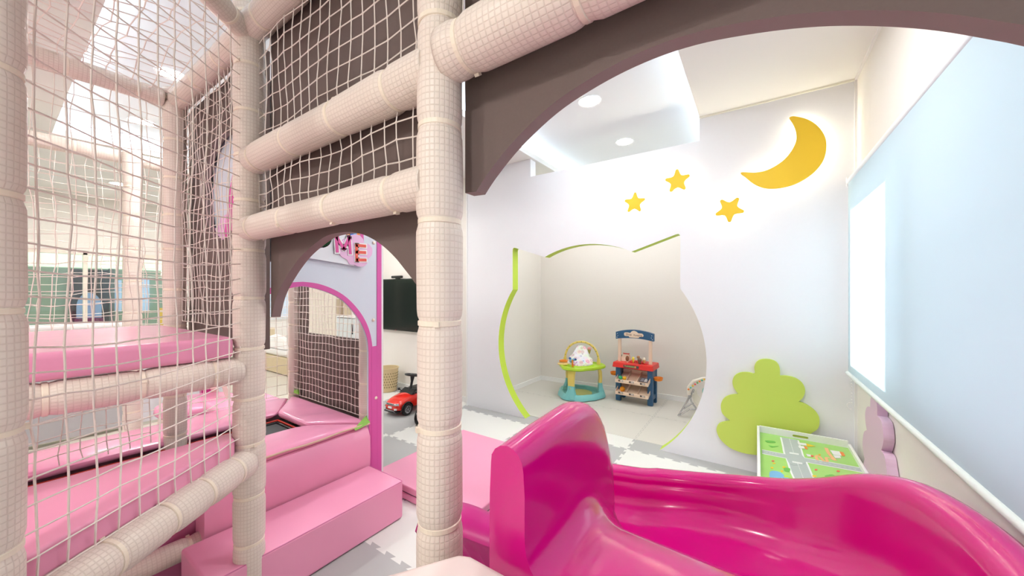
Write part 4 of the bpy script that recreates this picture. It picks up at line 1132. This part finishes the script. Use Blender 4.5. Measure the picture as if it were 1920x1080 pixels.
K('worktop', rings(B(), [[(-.215, -.04, .405), (.215, -.04, .405), (.215, .215, .405), (-.215, .215, .405)], [(-.235, -.055, .41), (.235, -.055, .41), (.235, .22, .41), (-.235, .22, .41)], [(-.228, -.045, .465), (.228, -.045, .465), (.228, .215, .465), (-.228, .215, .465)], [(-.22, -.035, .468), (.22, -.035, .468), (.22, .21, .468), (-.22, .21, .468)]]), RED, bevel=.004)
fp = K('front_plate', bx(-.10, .075, -.057, -.052, .420, .448), mat('plate_grey', '#4F5353', .5))
obj('plate_print', (lambda b: (box(b, -.068, .040, -.0585, -.057, .429, .440), b)[1])(B()), mat('print_green', '#9DA45C', .6), fp)
obj('plate_print', (lambda b: (box(b, .030, .048, -.059, -.057, .424, .444), box(b, -.085, -.075, -.059, -.057, .430, .446), b)[2])(B()), mat('print_orange', '#E8895A', .6), fp)
K('worktop_rings', (lambda b: [tube(b, [(x + r * math.cos(a), y + r * math.sin(a), .475) for a in [2 * PI * k / 16 for k in range(16)]], .007, 6, closed=True) for x, y, r in ((-.03, .05, .024), (.055, .05, .022), (.10, .06, .022), (.13, .02, .018), (.02, .10, .024))] and b)(B()), RED, smooth=True)
# arched sign
def archp(z0, h, x): return z0 + h * (1 - (x / .22) ** 2)
n = 16; top = [(-.22 + .44 * k / n, .735 + .085 - .0 + .035 * (1 - ((-.22 + .44 * k / n) / .22) ** 2)) for k in range(n + 1)]
bot = [(-.22 + .44 * k / n, .735 + .022 * (1 - ((-.22 + .44 * k / n) / .22) ** 2)) for k in range(n + 1)]
sgn = K('sign', (lambda b: (prism(b, [Vector((x, .022, z)) for x, z in bot] + [Vector((x, .022, z)) for x, z in reversed(top)], (0, .046, 0)), tri(b), b)[2])(B()), NAVY)
cloud = smooth_loop([(-.115, .021, .785), (-.115, .021, .815), (-.08, .021, .822), (-.045, .021, .818), (-.03, .021, .835), (0, .021, .845), (.03, .021, .835), (.05, .021, .820), (.09, .021, .818), (.108, .021, .800), (.10, .021, .782), (.06, .021, .778), (.05, .021, .765), (-.05, .021, .765), (-.06, .021, .778), (-.095, .021, .778)], 4)
obj('sign_plaque', (lambda b: (prism(b, cloud, (0, -.004, 0)), tri(b), b)[2])(B()), mat('plaque_cream', '#F2DDC8', .5), sgn)
TXT = mat('text_brown', '#7A4636', .6)
text_mesh('sign_text', 'Shop', .036, (-.062, .0165, .799), (PI / 2, 0, 0), TXT, sgn, .0004)
text_mesh('sign_text', 'Keeping', .032, (.045, .0165, .795), (PI / 2, 0, 0), TXT, sgn, .0004, .95)
text_mesh('sign_text', 'k', .040, (-.004, .0165, .806), (PI / 2, 0, 0), TXT, sgn, .0004) if False else None
for x, z in ((-.20, .80), (-.195, .775), (.20, .80), (.195, .775), (-.205, .755), (.205, .755)):
    obj('screw_hole', sphere(B(), (x, .021, z), .004, 8), WHITEP, sgn)
# bins
def bins(z):
    bm = B(); y0, y1 = -.085, .12; zf, zb = z, z + .085
    # tilted tray: floor, front lip, back, sides, two dividers
    def pb(x0, x1, a, b, lo, hi):    # slab between depth a..b, floor height follows tilt
        f = lambda y: zf + (zb - zf) * (y - y0) / (y1 - y0)
        vs = [bm.verts.new(p) for p in ((x0, a, f(a) + lo), (x1, a, f(a) + lo), (x1, b, f(b) + lo), (x0, b, f(b) + lo), (x0, a, f(a) + hi), (x1, a, f(a) + hi), (x1, b, f(b) + hi), (x0, b, f(b) + hi))]
        for q in ((0, 3, 2, 1), (4, 5, 6, 7), (0, 1, 5, 4), (1, 2, 6, 5), (2, 3, 7, 6), (3, 0, 4, 7)): bm.faces.new([vs[i] for i in q])
    pb(-.19, .19, y0, y1, 0, .008); pb(-.19, .19, y0, y0 + .010, .008, .036); pb(-.19, .19, y1 - .006, y1, .008, .050)
    for x in (-.19, -.066, .060, .183): pb(x, x + .007, y0 + .01, y1 - .006, .008, .044)
    o = K('bin_tray', bm, BEIGEP, bevel=.003)
    for x in (-.125, 0, .125):
        l = obj('bin_label', bx(x - .026, x + .030, y0 - .0015, y0, z + .016, z + .036), mat('label_dark', '#5E5148', .6), o)
        obj('bin_label_plate', bx(x - .004, x + .027, y0 - .002, y0 - .0014, z + .019, z + .033), mat('label_pale', '#D8CFC6', .6), o)
    return o
bins(.235); bins(.095)
K('back_panel', bx(-.15, .15, .185, .195, .18, .41), WHITEP)
K('panel_clock', (lambda b: (tube(b, [(-.115 + .014 * math.cos(a), .184, .375 + .014 * math.sin(a)) for a in [2 * PI * k / 16 for k in range(16)]], .002, 5, closed=True), b)[1])(B()), BLACK)
def local(root, p): return root.location + Matrix.Rotation(root.rotation_euler.z, 3, 'Z') @ Vector(p)
def toy(name, label, cat, p, parts, group=None):
    t = thing(name, label, cat, tuple(local(sh, p)), rotz=sh.rotation_euler.z, group=group)
    for nm, bm, m in parts: obj(nm, bm, m, t, smooth=True)
    return t
toy('toy_ball', 'small green toy ball in the upper bin of the stall', 'ball', (-.145, -.03, .285), [('ball', sphere(B(), (0, 0, 0), .024, 16), mat('ball_green', '#3FC27F', .3))])
toy('toy_ball', 'small yellow toy ball beside the green one in the upper bin', 'ball', (-.095, -.03, .285), [('ball', sphere(B(), (0, 0, 0), .024, 16), mat('ball_yellow', '#F5BE22', .3))])
toy('toy_ball', 'larger orange toy ball in the lower bin of the stall', 'ball', (-.125, -.02, .150), [('ball', sphere(B(), (0, 0, 0), .031, 16), mat('ball_orange', '#F6A01E', .3))])
toy('toy_card', 'grey printed toy card lying in the right upper bin', 'card', (.125, .0, .285), [('card', box(B(), -.05, .05, -.05, .05, 0, .006, M=Matrix.Rotation(.27, 4, 'X')), mat('card_grey', '#77767A', .5)), ('picture', box(B(), .005, .035, -.04, .03, .006, .009, M=Matrix.Rotation(.27, 4, 'X')), WHITEP), ('picture', box(B(), -.035, -.005, -.03, .03, .006, .009, M=Matrix.Rotation(.27, 4, 'X')), mat('card_blue', '#A9B6BE', .5))])
toy('toy_card', 'tiny white paper scrap in the middle upper bin', 'paper', (.0, -.02, .266), [('paper', box(B(), -.02, .02, -.02, .02, 0, .003, M=Matrix.Rotation(.27, 4, 'X')), WHITEP)])
toy('toy_cash_register', 'beige toy cash register with red top on the stall counter', 'toy register', (-.125, .10, .469), [('body', rings(B(), [[(-.05, -.04, 0), (.05, -.04, 0), (.05, .04, 0), (-.05, .04, 0)], [(-.05, -.035, .03), (.05, -.035, .03), (.05, .04, .03), (-.05, .04, .03)], [(-.035, .0, .075), (.035, .0, .075), (.035, .04, .075), (-.035, .04, .075)]]), BEIGEP), ('top', tube(B(), [(-.036, .02, .088), (-.03, .02, .080), (.03, .02, .080), (.036, .02, .088)], .007, 8), RED), ('scanner', sphere(B(), (-.062, .0, .05), .018, 10, sz=1.4), mat('scanner_teal', '#3D6F6A', .5))])
toy('toy_ice_lolly', 'brown toy chocolate lolly standing at the left of the counter', 'toy food', (-.07, -.01, .482), [('ice', sphere(B(), (0, 0, .035), .022, 12, sy=.5, sz=1.5), mat('choc', '#8A5A3C', .5)), ('stick', bx(-.004, .004, -.002, .002, -.013, .012), BEIGEP)])
toy('toy_ice_lolly', 'yellow toy ice lolly in the middle of the counter', 'toy food', (.0, -.01, .470), [('ice', lathe(B(), [(.002, 0), (.012, .03), (.016, .055), (.010, .07), (.001, .075)], n=12), mat('corn_yellow', '#E9D04A', .5)), ('tip', sphere(B(), (0, 0, .055), .012, 8), mat('leaf_green', '#7FB04A', .5))])
toy('toy_ice_cream', 'dark brown striped toy ice cream cup on the counter', 'toy food', (.075, -.015, .470), [('cup', lathe(B(), [(.012, 0), (.026, .05), (.022, .06), (.001, .07)], n=14), mat('choc_dark', '#70503F', .5)), ('scoop', sphere(B(), (-.018, .01, .075), .018, 10), mat('choc_light', '#A77B58', .5))])
toy('toy_ice_cream', 'pale toy ice cream cone behind the brown cup on the counter', 'toy food', (.115, .02, .470), [('cone', lathe(B(), [(.008, 0), (.018, .045), (.001, .05)], n=12), mat('cone_tan', '#E3B778', .5)), ('scoop', sphere(B(), (0, 0, .055), .016, 10, sz=1.3), mat('cream_scoop', '#F6EEDA', .5))])

# baby bouncer at the right edge of the cat opening
bc = thing('baby_bouncer', 'pale baby bouncer with thin metal legs at the right edge of the cat opening', 'baby bouncer', (-.45, 4.20, 0.002))
def K(nm, bm, m, par=None, **k): return obj(nm, bm, m, par or bc, **k)
for y in (-.12, .14):
    K('leg', tube(B(), [(-.22, y - .03, .012), (-.14, y, .17), (-.115, y, .24)], .008, 8), CHROME, smooth=True)
    K('leg', tube(B(), [(-.21, y - .02, .015), (-.12, y, .09), (.0, y, .11), (.16, y, .10), (.30, y, .012)], .008, 8), CHROME, smooth=True)
    K('frame_tube', tube(B(), [(-.115, y, .24), (-.10, y, .17), (-.04, y, .09), (.10, y, .10), (.25, y, .28), (.30, y, .42)], .009, 8), CHROME, smooth=True)
bm = B(); N = 12
prof = [(-.10, .235), (-.085, .17), (-.03, .115), (.08, .12), (.18, .20), (.27, .36), (.32, .44)]
loops = []
for x, z in prof: loops.append([(x, -.12 + .26 * k / N, z - .02 * math.sin(PI * k / N)) for k in range(N + 1)] + [(x + .01, .14 - .26 * k / N, z + .015 - .02 * math.sin(PI * k / N)) for k in range(N + 1)])
K('seat', rings(bm, loops), mat('bouncer_cloth', '#E4E2D6', .8), smooth=True)
K('toy_bar', tube(B(), [(-.12, -.12, .24), (-.125, -.12, .32), (-.08, -.11, .385), (.0, -.08, .415), (.10, -.02, .42)], .017, 10), mat('bar_cloth', '#EFE9DC', .7), smooth=True)
cols = ['#F08A3C', '#5FBFA8', '#F2C84B', '#E9605A', '#7DB96B']
for k in range(11):
    t_ = k / 10; p = Vector((-.125 + .2 * t_, -.135 + .05 * t_, .30 + .13 * math.sin(t_ * 1.5)))
    K('bar_spot', sphere(B(), p, .010, 8), mat('spot%d' % (k % 5), cols[k % 5], .6), smooth=True)
K('ring_toy', (lambda b: (sphere(b, (.02, -.13, .30), .030, 14, sx=.7, sy=.3, sz=1.2), b)[1])(B()), mat('ring_aqua', '#8FD0C8', .5), smooth=True)
K('hanging_toy', sphere(B(), (.10, -.10, .31), .035, 12), mat('toy_honey', '#F0C050', .5), smooth=True)
K('joint', sphere(B(), (-.115, -.12, .225), .018, 10), mat('joint_grey', '#A9ABAC', .5), smooth=True)

# ------------------------------------------------------------------ bedroom and far left rooms
w2 = bpy.data.objects.new('window_2', None); COL.objects.link(w2); w2['kind'] = 'structure'
obj('window_frame', (lambda b: (box(b, -7.86, -7.83, 2.66, 3.94, .76, .80), box(b, -7.86, -7.83, 2.66, 3.94, 2.1, 2.14), box(b, -7.86, -7.83, 2.66, 2.70, .8, 2.1), box(b, -7.86, -7.83, 3.9, 3.94, .8, 2.1), b)[4])(B()), WHITEP, w2)
vb = thing('venetian_blind', 'white slatted blind over the bedroom window seen through the pink arch', 'blind', (-7.8, 3.3, 2.1))
bm = B()
for k in range(36): box(bm, -.025, .025, -.58, .58, -.0012, .0012, M=Matrix.Translation((-7.80, 3.3, .84 + k * .035)) @ Matrix.Rotation(math.radians(42), 4, 'Y'))
kid('slats', bm, mat('slat_white', '#E3ECF5', .5), vb)
kid('head_rail', bx(-7.83, -7.77, 2.70, 3.90, 2.09, 2.13), WHITEP, vb)
kid('cords', (lambda b: (tube(b, [(-7.79, 2.95, .84), (-7.79, 2.95, 2.1)], .002, 4), tube(b, [(-7.79, 3.6, .84), (-7.79, 3.6, 2.1)], .002, 4), b)[2])(B()), WHITEP, vb)
bd = thing('bed', 'low beige bed seen through the pink arch', 'bed', (-6.4, 3.1, 0))
kid('base', bx(-7.6, -5.80, 2.62, 3.09, 0.002, 0.26), WOOD, bd, bevel=.01)
kid('headboard', bx(-7.7, -7.6, 2.60, 3.11, 0.002, 0.62), WOOD, bd, bevel=.02)
kid('mattress', bx(-7.58, -5.84, 2.65, 3.07, 0.26, 0.38), BEDL, bd, bevel=.04)
bm = B()
N, M_ = 26, 16; G = {}; rnd = random.Random(4)
for i in range(N + 1):
    for j in range(M_ + 1):
        x = -7.45 + 1.3 * i / N; y = 2.66 + 0.40 * j / M_
        e = min(i, N - i, 3) / 3 * min(j, M_ - j, 3) / 3
        G[i, j] = bm.verts.new((x, y, .385 + e * (.12 + .06 * math.sin(x * 5) * math.cos(y * 6) + rnd.uniform(-.01, .01))))
for i in range(N):
    for j in range(M_): bm.faces.new((G[i, j], G[i + 1, j], G[i + 1, j + 1], G[i, j + 1]))
dv = thing('duvet', 'crumpled white duvet on the low beige bed', 'bedding', (-6.8, 3.3, .385))
o = kid('cover', bm, BEDL, dv, smooth=True); s = o.modifiers.new('sub', 'SUBSURF'); s.levels = 2; s.render_levels = 2
wr = thing('wardrobe', 'tall cream wardrobe behind the net of the trampoline bay', 'wardrobe', (-6.0, 3.05, 0))
kid('carcass', bx(-6.62, -5.50, 3.14, 3.198, 0.01, 2.4), mat('wardrobe_cream', '#EEE6D8', .5), wr)
for k in range(3): kid('door', bx(-6.61 + k * .37, -6.25 + k * .37, 3.122, 3.14, 0.03, 2.38), MATS['wardrobe_cream'], wr, bevel=.004)
kid('side_strip', bx(-5.50, -5.42, 3.12, 3.198, 0.01, 2.4), mat('taupe', '#C9B79E', .6), wr)
d1 = bpy.data.objects.new('door_1', None); COL.objects.link(d1); d1['kind'] = 'structure'
obj('door_frame', bx(-5.40, -5.22, 3.17, 3.199, 0, 2.1), mat('door_taupe', '#D8C8AE', .6), d1)
cb = thing('shelf_cabinet', 'small white open cabinet seen at the edge of the pink arch', 'cabinet', (-5.0, 3.05, 0))
kid('frame', (lambda b: (box(b, -5.20, -5.18, 2.95, 3.18, 0.01, .93), box(b, -4.72, -4.70, 2.95, 3.18, 0.01, .93), box(b, -5.20, -4.70, 2.95, 3.18, .93, .95), box(b, -5.18, -4.72, 2.95, 3.18, .50, .52), box(b, -5.18, -4.72, 3.165, 3.18, 0.01, .93), b)[5])(B()), WHITEP, cb)
kid('glass_door', bx(-5.18, -4.72, 2.945, 2.950, .03, .92), mat('door_pale', '#DDE3E4', .2), cb)
kid('handle', bx(-4.78, -4.765, 2.93, 2.945, .70, .85), BLACK, cb)

# partition and glazed opening at the far left
w3 = bpy.data.objects.new('window_3', None); COL.objects.link(w3); w3['kind'] = 'structure'
bm = B()
for y in (-1.0, 0.145, 0.78, 1.62): box(bm, -7.90, -7.83, y - .02, y + .02, .35, 1.86)
box(bm, -7.90, -7.83, -3.0, 1.65, 1.83, 1.88)
obj('window_frame', bm, mat('frame_cream', '#EDE4D6', .5), w3)
for y0, y1 in ((-.98, .125), (.165, .76), (.80, 1.60)): obj('window_pane', bx(-7.87, -7.865, y0, y1, .35, 1.84), GLASS, w3)
GREEN = mat('wall_green', '#93A68C', .8)
struct('wall_green_room', bx(-9.7, -9.6, -3.0, 4.0, -.1, 3.0), GREEN)
dk = thing('dark_doorway_panel', 'dark grey opening in the green room behind the glass', 'doorway', (-9.5, .55, 0))
kid('recess', bx(-9.598, -9.5, 0.785, 1.22, -.09, 1.69), mat('dark_grey', '#3F403F', .6), dk)
kid('side_panel', bx(-9.598, -9.49, 1.22, 1.285, -.09, 1.72), mat('mid_grey', '#6A7268', .6), dk)
ab = thing('arched_play_board', 'light blue arch-topped board in the green room behind the glass', 'board', (-9.4, .6, 0))
kid('board', (lambda b: (prism(b, [Vector((-9.42, .98 + .14 * math.cos(a), 1.05 + .24 * math.sin(a))) for a in [PI * k / 20 for k in range(21)]] + [Vector((-9.42, .84, -.09)), Vector((-9.42, 1.12, -.09))], (.02, 0, 0)), tri(b), b)[2])(B()), mat('arch_blue', '#8FA9C6', .6), ab)
kid('stripe', bx(-9.43, -9.39, .82, 1.15, .70, .86), mat('plum', '#6E3550', .6), ab)
for y0, y1, z0, z1, lb_ in ((1.29, 1.38, .95, 1.52, 'pale blue screen left of the rear padded post, behind the glass'), (1.62, 1.74, .95, 1.56, 'bright pale blue screen right of the rear padded post, behind the glass')):
    t = thing('hanging_screen', lb_, 'screen', (-9.4, (y0 + y1) / 2, z0)); kid('panel', bx(-9.60, -9.56, y0, y1, z0, z1), mat('screen_blue', '#BFD8EE', .5), t)
ys = thing('yellow_sign', 'narrow yellow standing sign in the green room, just left of the padded post', 'sign', (-9.4, 1.86, -.09))
kid('panel', (lambda b: (prism(b, [Vector((-9.45, 1.78, -.09)), Vector((-9.45, 1.96, -.09)), Vector((-9.45, 1.90, 1.0)), Vector((-9.45, 1.86, 1.0))], (.03, 0, 0)), b)[1])(B()), mat('sign_yellow', '#F2C25A', .5), ys)
hf = thing('half_wall_bench', 'low beige padded bench back with a white top, seen through the netting', 'bench', (-5.1, 0, 0))
kid('front', bx(-5.10, -5.0, -1.6, .80, 0.02, .96), mat('bench_beige', '#DDD2C0', .6), hf, bevel=.01)
kid('cap', bx(-5.12, -4.98, -1.6, .81, .96, 1.02), WHITEP, hf, bevel=.02)
kid('lower_board', bx(-4.995, -4.98, -1.6, .76, 0.02, .55), mat('board_grey', '#B9B9BC', .6), hf)
pb2 = thing('low_board', 'pale grey low board under the upper platform, beyond the trampoline', 'board', (-5.0, 1.1, 0))
kid('panel', bx(-5.02, -4.98, .83, 1.50, 0.02, .62), mat('board_pale', '#DCDCE2', .6), pb2, bevel=.004)
# hanging round seat beyond the trampoline
hs = thing('hanging_round_seat', 'pink cushioned round seat on a cream drum with straps, under the upper platform', 'swing seat', (-3.95, 1.02, 0))
kid('drum', lathe(B(), [(.23, .02), (.25, .05), (.25, .27), (.24, .29), (.01, .29)], tuple(hs.location), 32), mat('drum_cream', '#E8D9CC', .6), hs, smooth=True)
kid('cushion', lathe(B(), [(.01, .285), (.25, .29), (.275, .32), (.27, .36), (.24, .38), (.01, .375)], tuple(hs.location), 32), PINKL, hs, smooth=True)
for k in range(4):
    a = PI / 4 + k * PI / 2; p = hs.location + Vector((.24 * math.cos(a), .24 * math.sin(a), .33)); q = hs.location + Vector((.03 * math.cos(a), .03 * math.sin(a), 1.02))
    d = Vector((-math.sin(a), math.cos(a), 0)) * .03
    bm = B(); vs = [p - d, p + d, q + d, q - d]; prism(bm, vs, Vector((math.cos(a), math.sin(a), 0)) * .004); kid('strap', bm, mat('strap_pink', '#F0C9C6', .6), hs)
sb = thing('soft_block', 'white and pink soft play block between the hanging seat and the post', 'soft block', (-3.35, 1.15, 0))
kid('lower', bx(-3.62, -3.30, 1.00, 1.36, 0.02, .20), PINK, sb, bevel=.01)
kid('middle', bx(-3.62, -3.30, 1.00, 1.36, 0.20, .32), WHITEP, sb, bevel=.01)
kid('top', bx(-3.65, -3.27, .97, 1.39, 0.32, .42), PINKL, sb, bevel=.03)
kid('side_band', bx(-4.42, -4.36, 1.15, 1.27, 0.02, 1.05), MAGR, hs)
